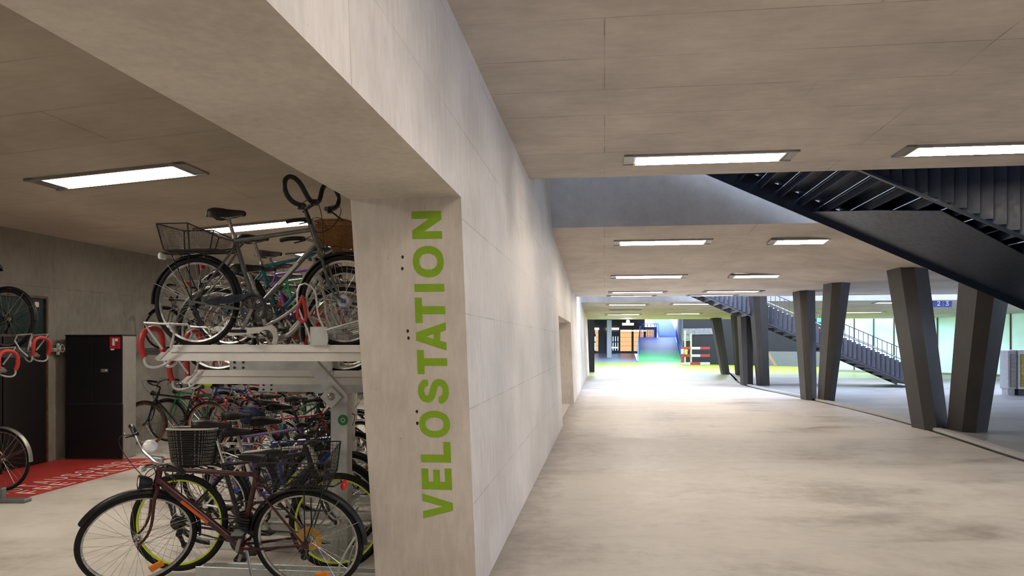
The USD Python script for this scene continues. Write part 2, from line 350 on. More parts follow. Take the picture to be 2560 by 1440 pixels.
# ceilings of the passage: three slabs with open wells between, their undersides swelling towards the columns
def slab(name, s0, s1, prof, v0=-0.35, v1=32, dip=True, top=5.2, mat='concrete_ceiling'):
    ss = np.linspace(s0, s1, 40 if len(prof) > 1 else 2); vv = np.concatenate([np.linspace(v0, 10, 34), np.linspace(12, v1, 5)])
    ps, ph = zip(*prof)
    def under(s, v):
        h = np.interp(s, ps, ph)
        x = (P0 + U * v + D * s)[0]
        if dip:
            k = np.clip((x - 5.6) / 2.7, 0, 1); k = k * k * (3 - 2 * k)
            h = h + (min(h, 1.50) - h) * k * (1 - np.clip((x - 9.5) / 4, 0, 1) * 0.5)
        return 1.65 + h
    n, m = len(ss), len(vv)
    lo = np.array([W(v, s, under(s, v)) for s in ss for v in vv]); hi = np.array([W(v, s, top) for s in ss for v in vv])
    q = lambda i, j: i * m + j
    f = []
    for i in range(n - 1):
        for j in range(m - 1):
            f.append([q(i, j), q(i + 1, j), q(i + 1, j + 1), q(i, j + 1)])
    o = n * m
    F = MB(); F.add(lo, f)
    E = MB()
    E.add(hi, [[a[0], a[3], a[2], a[1]] for a in f])
    for (i0, j0, i1, j1) in [(0, j, 0, j + 1) for j in range(m - 1)] + [(n - 1, j + 1, n - 1, j) for j in range(m - 1)] + [(i + 1, 0, i, 0) for i in range(n - 1)] + [(i, m - 1, i + 1, m - 1) for i in range(n - 1)]:
        a, b = q(i0, j0), q(i1, j1)
        E.add([lo[a], lo[b], hi[b], hi[a]], [[0, 1, 2, 3]])
    c = obj(name, F, mat, smooth=60); tag(c, kind='structure')
    obj('fascia', E, 'concrete_fascia', c, smooth=False)
    return under
H1 = slab('ceiling', -16, 4.83, [(-16, 2.1)], dip=False)
S2 = [(8.95, 2.1), (15.2, 1.60), (16.4, 1.50), (18.0, 1.48), (20.4, 1.53)]
H2 = slab('ceiling', 8.95, 20.4, S2)
S3 = [(25.7, 1.62), (35.5, 1.21)]
H3 = slab('ceiling', 25.7, 35.5, S3, dip=False)

# the bicycle room: a lower ceiling falling towards its far wall
def LW(s, z=0.0, off=0.0):      # foot of the room's outer wall
    return np.array([-6.40, 10.3, 0]) + D * (s - 5.6) - U * off + ZZ * z
def room_h(v):                  # height above the eye, v measured from the leaning wall
    return max(1.80 + (1.47 - 1.80) * (-v - 0.9) / 4.6, 1.475)
m = MB()
for a, b in ((-0.3, -5.43), (-5.43, -9.0)):
    m.hexa([W(v, s, 1.65 + room_h(v)) for v, s in ((a, -16), (a, 20), (b, 20), (b, -16))] + [W(v, s, 4.6) for v, s in ((a, -16), (a, 20), (b, 20), (b, -16))])
concrete('concrete_room_ceiling', (0.40, 0.355, 0.29), (0.56, 0.50, 0.42), 'ceiling', 0.8, 2.9, joint=0.6, stretch=(0.6, 1.6, 1), fine=0.3)
tag(obj('ceiling', m, 'concrete_room_ceiling', smooth=False), kind='structure')
m = MB()
for s0, s1, off in ((-16, 3.9, 1.7), (3.9, 6.05, 0.0), (6.05, 20, .0)):
    m.hexa([LW(s0, 0, off), LW(s1, 0, off), LW(s1, 0, 2.1), LW(s0, 0, 2.1), LW(s0, 4.6, off), LW(s1, 4.6, off), LW(s1, 4.6, 2.1), LW(s0, 4.6, 2.1)])
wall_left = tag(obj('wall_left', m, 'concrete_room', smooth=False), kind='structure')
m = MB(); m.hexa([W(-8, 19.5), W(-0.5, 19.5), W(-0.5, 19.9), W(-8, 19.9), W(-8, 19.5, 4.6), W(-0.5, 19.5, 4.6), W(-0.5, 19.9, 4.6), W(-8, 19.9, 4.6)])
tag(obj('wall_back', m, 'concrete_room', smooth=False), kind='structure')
m = MB(); m.hexa([W(-8, -16.3), W(32, -16.3), W(32, -16), W(-8, -16), W(-8, -16.3, 5.2), W(32, -16.3, 5.2), W(32, -16, 5.2), W(-8, -16, 5.2)])
tag(obj('wall_front', m, 'concrete_wall', smooth=False), kind='structure')

# black exit door in the outer wall
d = MB()
simple('black_door', (0.010, 0.010, 0.011), 0.42, var=0.05, scale=1.0, spec=0.35)
simple('teal_glass', (0.006, 0.022, 0.022), 0.35, spec=0.25)
simple('frame_brown', (0.025, 0.017, 0.014), 0.5)
dz = thing('door_1', None, None); tag(dz, kind='structure')
def lwbox(s0, s1, z0, z1, t0, t1):
    p = [LW(s, z, -t) for z in (z0, z1) for s, t in ((s0, t0), (s1, t0), (s1, t1), (s0, t1))]
    return MB().mesh(trimesh.convex.convex_hull(np.array(p)))
obj('door_leaf', lwbox(4.0, 4.68, 0.01, 1.72, 0.01, 0.05), 'black_door', dz, smooth=False)
obj('door_leaf', lwbox(4.70, 5.42, 0.01, 1.72, 0.01, 0.05), 'black_door', dz, smooth=False)
obj('transom_pane', lwbox(4.0, 5.42, 1.75, 2.24, 0.01, 0.035), 'teal_glass', dz, smooth=False)
fr = MB()
for a in ((3.96, 4.0, 0, 2.27), (5.42, 5.455, 0, 2.27), (4.0, 5.42, 2.24, 2.27), (4.0, 5.42, 1.72, 1.75)): fr.mesh(trimesh.convex.convex_hull(lwbox(*a, 0.0, 0.06).get()[0]))
obj('door_frame', fr, 'frame_brown', dz, smooth=False)
obj('sticker', lwbox(5.24, 5.31, 2.12, 2.19, 0.036, 0.038), 'white_paint', dz, smooth=False)

# red keep-clear field with its white lettering
red = thing('floor_marking', 'red keep-clear field with white lettering on the room floor', 'floor marking')
def RW(s, off, z):  return LW(s, z, 0) + U * off
m = MB(); m.hexa([RW(2.6, 0.02, 0.001), RW(5.70, 0.02, 0.001), RW(5.98, 1.55, 0.001), RW(3.15, 1.55, 0.001)] + [RW(2.6, 0.02, 0.004), RW(5.70, 0.02, 0.004), RW(5.98, 1.55, 0.004), RW(3.15, 1.55, 0.004)])
obj('red_field', m, 'red_paint', red, smooth=False)
for line, off, s0, s1 in (('NOTAUSGANG', 1.20, 3.30, 5.62), ('FREIHALTEN', 1.49, 3.46, 5.85)):
    n = len(line)
    for i, ch in enumerate(line):
        t = meshkit.text_mesh(ch, 1, 0.0015); v = np.array(t.vertices); lo, hi = v.min(0), v.max(0); q = (v - lo) / np.maximum(hi - lo, 1e-9)
        w = (s1 - s0) / n
        ww = 0.16 if ch == 'I' else 0.72
        P = np.array([RW(s0 + w * (i + (1 - ww) / 2 + ww * a), off - 0.23 * b, 0.0045 + 0.001 * c) for a, b, c in q])
        obj('letter', (P, np.array(t.faces)), 'white_paint', red, smooth=False)

# ------------------------------------------------------------------ recessed ceiling lamps
def emis(name, col, strength):
    MAT[name] = usdkit.material(stage, '/World/Looks/' + name, {'e': ('emission', {'color': col, 'strength': strength})}, [], surface='e.emission')
emis('lamp_light', (1.0, 0.89, 0.76), LAMP_STRENGTH)
emis('room_lamp_light', (1.0, 0.90, 0.77), ROOM_STRENGTH)
simple('lamp_frame', (0.32, 0.31, 0.29), 0.4, 0.5)
def ceiling_lamp(v, s, z, L, label, room=False, group='recessed strip lamps in the ceilings', tilt=0.0, slope=0.0):
    ex = U * math.cos(tilt) + ZZ * math.sin(tilt); ey = D * math.cos(slope) + ZZ * math.sin(slope); ez = np.cross(ex, ey)
    R = np.stack([ex, ey, ez], 1)
    t = thing('ceiling_lamp', label, 'lamp', W(v, s, z), R, group)
    h, w = L / 2, 0.23
    fr = MB()
    for c, sz in (((0, w - .02, .0), (2 * h + .3, .04, .05)), ((0, -w + .02, .0), (2 * h + .3, .04, .05)), ((h + .1, 0, 0.005), (.1, 2 * w, .04)), ((-h - .1, 0, 0.005), (.1, 2 * w, .04))): fr.box(c, sz)
    obj('frame', fr, 'lamp_frame', t, smooth=False)
    lv = MB()
    for sx in (-1, 1):
        for k in range(4): lv.box((sx * (h + .015 + k * .012), 0, -.012), (.004, 2 * w - .08, .012))
    obj('louvre', lv, 'lamp_frame', t, smooth=False, kind='stuff')
    obj('diffuser', MB().box((0, 0, -.012), (2 * h, 2 * w - .085, .014)), 'room_lamp_light' if room else 'lamp_light', t, smooth=False)
def on_ray(px, py, h):          # where the line of sight through a pixel meets a height above the eye (for setting out the lamps)
    Y = h * 1850 / (855 - py); return np.array([(px - 1280) / 1850 * Y, Y, 1.65 + h])
def vs(p):
    q = p - P0; return q @ U, q @ D
# set out: (v, s) of lamp centres
ROWS = [(-12.0, 2.0, 1.5), (-6.6, 2.0, 1.5), (-2.0, 2.0, 1.5)]
lamps = []
for s, v, L in ROWS:
    lamps += [(v, s, H1(s, v), 1.5, 0), (v + 4.4, s, H1(s, v), 1.5, 0)]
def slope_at(fn, s, v): return math.atan2(fn(s + 0.2, v) - fn(s - 0.2, v), 0.4)
PLACE = [
    (1.98, 3.96, H1, 1.60, 'strip lamp in the near ceiling just before the first light well, wall side'),
    (4.97, 3.92, H1, 1.60, 'strip lamp in the near ceiling at the picture edge, above the big dark stair'),
    (1.95, 10.31, H2, 1.62, 'strip lamp just past the first light well, on the side of the leaning wall'),
    (4.96, 10.32, H2, 1.62, 'strip lamp just past the first light well, partly under the big dark stair'),
    (1.92, 14.37, H2, 1.60, 'strip lamp in the second row past the first light well, wall side'),
    (4.84, 14.28, H2, 1.60, 'strip lamp in the second row past the first light well, column side'),
    (1.78, 17.52, H2, 1.42, 'strip lamp in the third row past the first light well, wall side'),
    (4.52, 17.48, H2, 1.42, 'strip lamp in the third row past the first light well, column side'),
    (1.68, 19.77, H2, 1.30, 'strip lamp at the edge of the second light well, wall side'),
    (4.25, 19.79, H2, 1.30, 'strip lamp at the edge of the second light well, column side'),
    (1.76, 26.75, H3, 1.48, 'strip lamp in the yellowish far ceiling, nearer row, wall side'),
    (4.40, 26.60, H3, 1.48, 'strip lamp in the yellowish far ceiling, nearer row, cut by the far stair'),
    (1.73, 31.92, H3, 1.50, 'strip lamp in the yellowish far ceiling, last row, wall side'),
    (4.56, 31.60, H3, 1.50, 'strip lamp in the yellowish far ceiling, last row, column side'),
    (12.71, 31.28, H3, 1.48, 'strip lamp in the far ceiling above the glass wall, seen between the V columns'),
    (12.40, 26.60, H3, 1.48, 'strip lamp in the far ceiling beside the track number sign'),
]
for v, s, fn, L, lab in PLACE:
    ceiling_lamp(v, s, fn(s, v), L, lab, slope=slope_at(fn, s, v))
for s in (-2.2, -8.2, -14.0):
    for v in (1.98, 4.97):
        ceiling_lamp(v, s, H1(s, v), 1.6, f'strip lamp in the near ceiling {["", "nearest", "second", "third"][[-2.2, -8.2, -14.0].index(s) + 1]} behind the viewer, {"wall" if v < 3 else "column"} side')
for v, s, L, lab in ((-3.81, 1.89, 1.30, 'strip lamp in the bicycle room ceiling, the nearest one'), (-3.88, 4.90, 1.32, 'strip lamp in the bicycle room ceiling, behind the grey bicycle on the upper deck'),
                     (-3.85, 7.75, 1.32, 'strip lamp in the bicycle room ceiling, small, behind the grey bicycle frame'),
                     (-3.8, -1.2, 1.3, 'strip lamp in the bicycle room ceiling beside the viewer'), (-3.8, -4.4, 1.3, 'strip lamp in the bicycle room ceiling well behind the viewer'),
                     (-3.9, 11.0, 1.3, 'strip lamp in the bicycle room ceiling, last but one'), (-3.9, 14.5, 1.3, 'strip lamp in the bicycle room ceiling, farthest back')):
    ceiling_lamp(v, s, 1.65 + room_h(v), L, lab, room=True, group='recessed strip lamps in the bicycle room', tilt=math.atan((1.80 - 1.47) / 4.6))

# ------------------------------------------------------------------ V columns of dark concrete
def vcolumn(base_a, base_b, top_a, top_b, wb, wt, label, extra=0.5):
    t = thing('v_column', label, 'column', ((base_a[0] + base_b[0]) / 2, (base_a[1] + base_b[1]) / 2, 0.0), group=None)
    o = np.array([(base_a[0] + base_b[0]) / 2, (base_a[1] + base_b[1]) / 2, 0])
    for b, tp in ((base_a, top_a), (base_b, top_b)):
        b = np.array([*b, 0.0]) - o; tp = np.array(tp) - o
        dirn = (tp - b) / np.linalg.norm(tp - b); tp = tp + dirn * extra
        # hexagonal section: flat sides meeting in a blunt arris towards the passage
        rx = np.array([1, 0.05, 0.0]); ry = np.array([0.05, 1.0, 0])
        pts = []
        for c, w in ((b, wb), (tp, wt)):
            for ax, ay in ((-.5, -.38), (-.12, -.60), (.5, -.42), (.5, .5), (-.1, .6), (-.5, .45)):
                pts.append(c + rx * ax * w[0] + ry * ay * w[1])
        obj('leg', MB().mesh(trimesh.convex.convex_hull(np.array(pts))), 'concrete_dark', t, smooth=False)
    return t
vcolumn((7.97, 14.1), (8.33, 13.55), (8.22, 15.4, 3.17), (8.00, 12.45, 3.05), (.46, .60), (.58, .76), 'nearest V-shaped dark concrete column pair, beside the kerb under the big stair')
vcolumn((8.50, 21.2), (8.74, 20.6), (8.56, 21.7, 3.06), (8.37, 19.1, 3.02), (.30, .56), (.48, .74), 'second V-shaped dark concrete column pair along the kerb')
vcolumn((8.98, 28.3), (9.40, 27.7), (9.05, 28.8, 3.0), (8.85, 26.6, 3.0), (.36, .55), (.5, .7), 'third V-shaped dark column pair, under the far stair')
vcolumn((10.9, 37.8), (11.4, 37.0), (10.6, 38.6, 3.0), (11.0, 36.2, 3.0), (.36, .55), (.5, .7), 'farthest V-shaped dark column pair, on the yellow floor')

simple('galvanised', (0.56, 0.58, 0.57), 0.42, 0.5, var=0.14, scale=9)
# ------------------------------------------------------------------ the two steel stairs in the light wells
simple('stair_steel', (0.010, 0.019, 0.042), 0.40, 0.0, var=0.15, spec=0.5)
simple('stair_steel_grey', (0.11, 0.115, 0.145), 0.45, 0.2, var=0.15)
simple('handrail_steel', (0.62, 0.62, 0.62), 0.25, 0.9)
def stair(name, label, N0, h0, pitch, width, t0, t1, mat, fin_step, fin_w, fin_h, soffit=None, far_deep=0.0, rail=False, fin_range=None, low_fins=False):
    """N0: point on the near edge where the stringer's foot is h0 above the floor; t runs down the flight (to the right), w into the depth."""
    T = thing(name, label, 'stair', (N0[0], N0[1], 0))
    n = np.array([0, 0, 0.0])
    def P(t, w, z): return U * t + D * w + ZZ * z
    foot = lambda t: h0 - pitch * t
    # stringers
    for w0, deep in ((0.0, 0.0), (width - .03, far_deep)):
        top = .24
        pts = [(t0, foot(t0) - deep), (t1, max(foot(t1) - deep * .5, 0.03)), (t1, max(foot(t1), 0.03) + top), (t0, foot(t0) + top)]
        te = (h0 - .03) / pitch
        if t1 > te: pts = [(t0, foot(t0) - deep), (te - deep / pitch, 0.03), (t1, .03), (t1, .03 + top * .6), (t0, foot(t0) + top)]
        obj('stringer', MB().prism(pts, P(0, w0, 0), U, ZZ, D, .03), mat, T, smooth=False)
    # open treads
    going = .33; k = int((t1 - t0) / going)
    for i in range(k):
        t = t0 + .1 + i * going; z = foot(t) + .12
        if z < .05: break
        m = MB().bbox(P(t + .16, width / 2, z), (.335, width - .06, .035), .004, np.stack([U, D, ZZ], 1))
        for q, dz in ((.005, .062), (.32, .062)): m.box(P(t + q, width / 2, z - dz), (.012, width - .06, .125), np.stack([U, D, ZZ], 1))
        obj('tread', m, mat, T, smooth=False)
    if soffit:
        nz = np.array([U[0], U[1], -pitch]); nz /= np.linalg.norm(nz); nn = np.cross(nz, D); 
        L = math.hypot(1, pitch)
        obj('soffit_plate', MB().prism([(t * L, w) for t, w in soffit], P(0, 0, h0 - .022), nz, D, np.cross(nz, D), .012), mat, T, smooth=False)
    # railing of upright flat bars along the near edge
    fr = fin_range or (t0, t1)
    q = int((fr[1] - fr[0]) / fin_step)
    ang = math.radians(32)
    Rf = np.stack([U * math.cos(ang) - D * math.sin(ang), U * math.sin(ang) + D * math.cos(ang), ZZ], 1)
    for i in range(q):
        t = fr[0] + (i + .5) * fin_step; z = max(foot(t), .03)
        hh = fin_h
        obj('fin', MB().box(P(t, -.03, z + .04 + hh / 2), (fin_w, .008, hh), Rf), mat, T, smooth=False)
        if low_fins: obj('baluster', MB().box(P(t, -.03, z + .04 + hh + (1.12 - hh) / 2), (.02, .012, 1.12 - hh), np.stack([U, D, ZZ], 1)), mat, T, smooth=False)
    # bottom flange carrying the bars
    obj('flange', MB().bar(P(t0, -.04, foot(t0)), P(min(t1, (h0 - .03) / pitch), -.04, max(foot(t1), .03)), .07, .03), mat, T, smooth=False)
    top = 1.15
    obj('top_rail', MB().bar(P(t0, -.03, foot(t0) + top), P(min(t1, (h0 - .03) / pitch), -.03, max(foot(t1), .03) + top), .05, .02), mat, T, smooth=False)
    if rail:
        te = min(t1, (h0 - .03) / pitch) - .35
        obj('handrail', MB().tube([P(t0, .08, foot(t0) + .78), P(te, .08, foot(te) + .78), P(te + .12, .08, foot(te) + .70), P(te + .12, .08, foot(te) + .45)], .024, 8), 'handrail_steel', T)
        obj('handrail', MB().tube([P(t0, width - .1, foot(t0) + .9), P(te, width - .1, foot(te) + .9)], .024, 8), 'handrail_steel', T)
        for i in range(int((te - t0) / .9)):
            t = t0 + i * .9
            obj('baluster', MB().bar(P(t, width, foot(t)), P(t, width, foot(t) + 1.1), .02, .02), mat, T, smooth=False)
        obj('top_rail', MB().bar(P(t0, width, foot(t0) + 1.1), P(te, width, foot(te) + 1.1), .05, .02), mat, T, smooth=False)
    return T
stair('steel_stair', 'big dark blue steel stair with open treads coming down through the first light well', (4.64, 9.7), 1.65 + 2.21, .465, 2.8, -4.2, 8.3, 'stair_steel', .158, .168, 1.1,
      soffit=[(0.0, 2.77), (0.55, 1.25), (1.0, .16), (1.6, .34), (2.3, .55), (3.2, .8), (5, 1.2), (7.8, 1.4), (7.8, 2.77)], far_deep=.12, fin_range=(-4.0, 7.9))
stair('steel_stair', 'far grey steel stair with upright bars in the second light well', (14.2, 26.3), .12, .445, 2.0, -11.0, .25, 'stair_steel_grey', .16, .155, .62, rail=True, low_fins=True, fin_range=(-11.0, .2))

# station canopy high above the first light well, as platforms have
m = MB(); m.hexa([W(-6, 3.0, 8.0), W(30, 3.0, 8.0), W(30, 16.0, 8.0), W(-6, 16.0, 8.0), W(-6, 3.0, 8.25), W(30, 3.0, 8.25), W(30, 16.0, 8.25), W(-6, 16.0, 8.25)])
canopy = tag(obj('platform_roof', m, 'concrete_fascia', smooth=False), 'flat platform roof above the light well, out of the picture', 'roof', kind='structure')

# ------------------------------------------------------------------ far glass wall, lit from outside
MAT['milk_glass'] = usdkit.material(stage, '/World/Looks/milk_glass', {
    'tc': ('geometry', {}), 'n': ('noise_texture', {'scale': 0.6, 'detail': 2.0}), 'r': ('rgb_ramp', {'ramp': [(0.3, (0.55, 0.68, 0.60)), (0.7, (0.70, 0.80, 0.74))]}),
    't': ('translucent_bsdf', {}), 'g': ('glossy_bsdf', {'roughness': 0.15, 'color': (0.9, 1, 0.95)}), 'm': ('mix_closure', {'fac': 0.06})},
    [('tc.position', 'n.vector'), ('n.fac', 'r.fac'), ('r.color', 't.color'), ('t.BSDF', 'm.closure1'), ('g.BSDF', 'm.closure2')], surface='m.closure')
simple('bronze', (0.12, 0.085, 0.05), 0.5, 0.3)
A, B = np.array([18.2, 41.6, 0]), np.array([25.4, 32.2, 0])
gw = thing('glass_wall', 'pale green milk glass wall with thin bronze mullions, lit from outside', 'glass wall')
dirn = (B - A) / np.linalg.norm(B - A); nrm = np.array([dirn[1], -dirn[0], 0]); L = np.linalg.norm(B - A); n = 11
for i in range(n):
    a, b = A + dirn * L * i / n, A + dirn * L * (i + 1) / n
    obj('pane', MB().bar((a + b) / 2 + ZZ * 1.66 - dirn * L / n * .48, (a + b) / 2 + ZZ * 1.66 + dirn * L / n * .48, .02, 3.1), 'milk_glass', gw, smooth=False)
for i in range(n + 1):
    a = A + dirn * L * i / n
    obj('mullion', MB().box(a + ZZ * 1.66, (.06, .09, 3.14), np.stack([dirn, nrm, ZZ], 1)), 'bronze', gw, smooth=False)
obj('plinth', MB().bar(A + ZZ * .06, B + ZZ * .06, .14, .1), 'kerb_stone', gw, smooth=False)

# blue track number sign hanging from the far ceiling
simple('sign_blue', (0.02, 0.06, 0.36), 0.35); simple('sign_white', (0.85, 0.85, 0.85), 0.4)
sg = thing('track_sign', 'blue hanging sign with white track numbers 2 and 3 between the near V column legs', 'sign', (16.85, 29.0, 3.16))
obj('board', MB().bbox((0.0, 0, 0), (.76, .05, .30), .006), 'sign_blue', sg)
for x, ch in ((-.14, '2'), (.19, '3')):
    t = meshkit.text_mesh(ch, .17, .004, bold=True); v = np.array(t.vertices)
    obj('numeral', (np.stack([x - v[:, 0].mean() + v[:, 0], -.026 - v[:, 2], v[:, 1] - .085], 1), np.array(t.faces)[:, ::-1]), 'sign_white', sg, smooth=False)
obj('divider', MB().box((.03, -.0265, 0), (.008, .003, .28)), 'sign_white', sg, smooth=False)
obj('hanger', MB().tube([(.03, 0, .14), (.03, 0, .45)], .012, 8), 'dark_steel', sg); obj('hanger', MB().tube([(-.45, 0, .40), (.1, 0, .40)], .01, 6), 'dark_steel', sg)

# emergency lamp hanging by the far end
emis('sign_light', (1, 1, 1), 8.0)
el = thing('hanging_lamp', 'white glowing hanging exit lamp under the far ceiling edge', 'lamp', (6.14, 39.2, 2.60))
obj('light_bar', MB().bbox((0, 0, 0), (.62, .05, .13), .02), 'sign_light', el); obj('globe', MB().mesh(trimesh.creation.icosphere(2, .10)).xf(t=(0, 0, .13)), 'sign_light', el); 
obj('rod', MB().tube([(0, 0, .2), (0, 0, .30)], .015, 6), 'dark_steel', el)

# newspaper boxes on the platform floor
simple('box_grey', (0.42, 0.42, 0.42), 0.5); simple('box_white', (0.7, 0.7, 0.7), 0.5); simple('paper_stack', (0.30, 0.30, 0.28), 0.8, var=0.5, scale=30); simple('paper_yellow', (0.45, 0.36, 0.05), 0.7, var=0.6, scale=22); simple('box_blue', (0.02, 0.05, 0.28), 0.5)
for i, (col, front, lab) in enumerate((('box_grey', 'paper_stack', 'grey newspaper box with stacked papers, first of the row beside the near column'), ('box_white', 'paper_yellow', 'white newspaper box with yellowish papers, second in the row'), ('box_blue', 'paper_yellow', 'blue newspaper box at the picture edge'))):
    nb = thing('newspaper_box', lab, 'newspaper box', (15.22 + i * .27, 22.5 - i * .05, .0))
    obj('shell', MB().bbox((0, .2, .80), (.255, .4, 1.16), .01), col, nb); 
    obj('front_panel', MB().bbox((0.02, -.012, .78), (.16, .03, 1.0), .006), front, nb)
    obj('hood', MB().bbox((0, .18, 1.39), (.26, .46, .04), .01), 'box_white', nb); obj('base', MB().bbox((.0, .2, .115), (.2, .3, .23), .008), 'box_grey' if i != 1 else 'dark_steel', nb)

# ------------------------------------------------------------------ far end: dark building, shopfront, coloured ramp, barrier
simple('brown_wall', (0.007, 0.0045, 0.0035), 0.6, var=0.2, scale=1.0); simple('black_frame', (0.008, 0.008, 0.012), 0.4)
m = MB(); m.hexa([(12.75, 55.2, 0), (24, 46.5, 0), (24.3, 47, 0), (13.05, 55.7, 0), (12.75, 55.2, 5), (24, 46.5, 5), (24.3, 47, 5), (13.05, 55.7, 5)])
wall_right = tag(obj('wall_right', m, 'brown_wall', smooth=False), kind='structure')
simple('plinth_concrete', (0.13, 0.13, 0.115), 0.7)
def wr(a, z, off=.0):
    p = np.array([12.75, 55.2, 0]) + (np.array([24, 46.5, 0]) - np.array([12.75, 55.2, 0])) * a; q = np.array([-8.7, -11.25, 0]); q /= np.linalg.norm(q)
    return p + q * off + ZZ * z
m = MB(); m.hexa([wr(.45, 0), wr(1, 0), wr(1, 0, .25), wr(.45, 0, .25), wr(.45, 1.0), wr(1, 1.0), wr(1, 1.0, .25), wr(.45, 1.0, .25)])
obj('plinth', m, 'plinth_concrete', wall_right, smooth=False)
simple('notice', (0.16, 0.155, 0.145), 0.6, var=0.35, scale=6)
nt = thing('notice_board', 'long pale notice strip on the dark far wall', 'notice board')
for nm, a1, z0, z1 in (('strip', .19, 2.2, 2.65), ('sheet', .05, 1.72, 2.18)):
    m = MB(); m.hexa([wr(.003, z0, .02), wr(a1, z0, .02), wr(a1, z0, .06), wr(.003, z0, .06), wr(.003, z1, .02), wr(a1, z1, .02), wr(a1, z1, .06), wr(.003, z1, .06)])
    obj(nm, m, 'notice', nt, smooth=False)

# red and white barrier
simple('barrier_red', (0.26, 0.012, 0.012), 0.5); simple('barrier_white', (0.36, 0.34, 0.30), 0.5); simple('post_green', (0.40, 0.42, 0.20), 0.5)
br = thing('barrier', 'red and white striped board barrier at the far end', 'barrier', (11.75, 51.5, 0))
for k, z in enumerate((1.22, .70, .15)):
    cols = ['barrier_red', 'barrier_white', 'barrier_red'] if k < 2 else ['barrier_white', 'barrier_red', 'barrier_white']
    for j in range(3): obj('board', MB().bbox((.33 + j * .68, 0, z), (.675, .04, .18), .006), cols[j], br)
for z, c in ((.98, 'barrier_white'), (.42, 'barrier_red')): obj('board', MB().bbox((.1, -.03, z), (.2, .04, .36), .006), c, br)
for x in (.3, .72): obj('post', MB().tube([(x, .05, 0), (x, .05, 2.6 - x * .5)], .06, 10), 'post_green', br)
wl = thing('warning_lamp', 'small amber warning lamp on the red and white barrier', 'lamp', (12.1, 51.33, 1.05))
emis('amber_light', (1.0, 0.45, 0.02), 3.0)
obj('lens', MB().mesh(trimesh.creation.icosphere(2, .09)), 'amber_light', wl); obj('body', MB().bbox((0, 0, -.17), (.13, .1, .2), .02), 'paper_yellow', wl)

# coloured ramp and steps up to the street
simple('rail_blue', (0.10, 0.20, 0.55), 0.4); simple('step_blue', (0.30, 0.38, 0.62), 0.6)
rp = tag(obj('ramp', MB().hexa([(10.4, 60.8, 0), (13.9, 60.8, 0), (15.9, 72, 0), (12.45, 72, 0), (10.4, 61, .02), (13.9, 61, .02), (15.9, 72, 2.1), (12.45, 72, 2.1)]), 'paint_ramp', smooth=False), 'green to blue painted ramp between blue railings', 'ramp', kind='structure')
st = thing('street_steps', 'pale blue steps above the painted ramp', 'steps', (15.0, 72.3, 2.1))
for i in range(16): obj('step', MB().box((.3, .17 + i * .33, .08 + i * .165), (1.9, .34, .17)), 'step_blue', st, smooth=False)
def railing(a, b, label, h=1.1, n=14, mat='rail_blue'):
    a, b = np.array(a, float), np.array(b, float)
    r = thing('railing', label, 'railing', a)
    d = b - a
    obj('top_rail', MB().bar(ZZ * h, d + ZZ * h, .06, .06), mat, r, smooth=False); obj('bottom_rail', MB().bar(ZZ * .12, d + ZZ * .12, .04, .04), mat, r, smooth=False)
    for i in range(n + 1): obj('baluster', MB().bar(d * i / n, d * i / n + ZZ * h, .045, .045), mat, r, smooth=False)
railing((10.36, 61, 0), (12.4, 71.6, 2.1), 'blue railing on the shopfront side of the painted ramp')
railing((14.0, 61, 0), (15.95, 72, 2.1), 'blue railing on the barrier side of the painted ramp')
railing((12.6, 71.8, 2.1), (14.2, 71.8, 2.1), 'blue railing across the top of the painted ramp before the shopfront', h=1.3, n=9)
simple('low_ramp', (0.22, 0.24, 0.32), 0.35)
tag(obj('ramp', MB().hexa([(6.2, 60.8, 0), (10.3, 60.8, 0), (11.9, 72, 0), (7.0, 72, 0), (6.2, 60.8, .02), (10.2, 60.8, .02), (11.9, 72, .55), (7.0, 72, .55)]), 'low_ramp', smooth=False), 'grey low ramp up to the lit shopfront', 'ramp', kind='structure')

# shopfront
sf = thing('shopfront', 'dark shopfront with warm orange lit panes at the far end', 'shopfront', (7.15, 72.3, .55))
emis('shop_warm', (1.0, 0.50, 0.24), 1.0); emis('shop_peach', (1.0, 0.7, 0.45), 3.0); emis('shop_strip', (1.0, 0.86, 0.68), 6.0); emis('machine_light', (0.35, 0.72, 1.0), 3.0)
for x0, x1 in ((.95, 1.30), (3.42, 4.55), (4.72, 5.75), (5.95, 6.75)):
    obj('pane', MB().bbox(((x0 + x1) / 2, .05, 1.25), (x1 - x0 - .04, .03, 2.1), .005), 'shop_warm', sf)
    for k in range(1, 5): obj('glazing_bar', MB().box(((x0 + x1) / 2, .02, .3 + k * .42), (x1 - x0 - .04, .03, .02)), 'bronze', sf, smooth=False)
for x0, x1 in ((.55, 1.35), (2.05, 3.3)):
    obj('light_strip', MB().bbox(((x0 + x1) / 2, -.1, 2.38), (x1 - x0, .06, .22), .05), 'shop_strip', sf)
obj('light_strip', MB().bbox((4.7, -.1, 2.2), (2.5, .06, .12), .03), 'shop_peach', sf)
fr = MB()
for x in (3.36, 4.63, 5.86, 6.85): fr.box((x, -.02, 1.25), (.09, .12, 2.5))
fr.box((4.0, 0, .1), (8, .12, .14)); obj('frame', fr, 'black_frame', sf, smooth=False)
obj('upper_panel', MB().box((2.3, .3, 3.6), (7.1, .3, 2.1)), 'black_frame', sf, smooth=False)
obj('back_panel', MB().box((2.9, .35, 1.25), (8.3, .3, 2.6)), 'black_frame', sf, smooth=False)
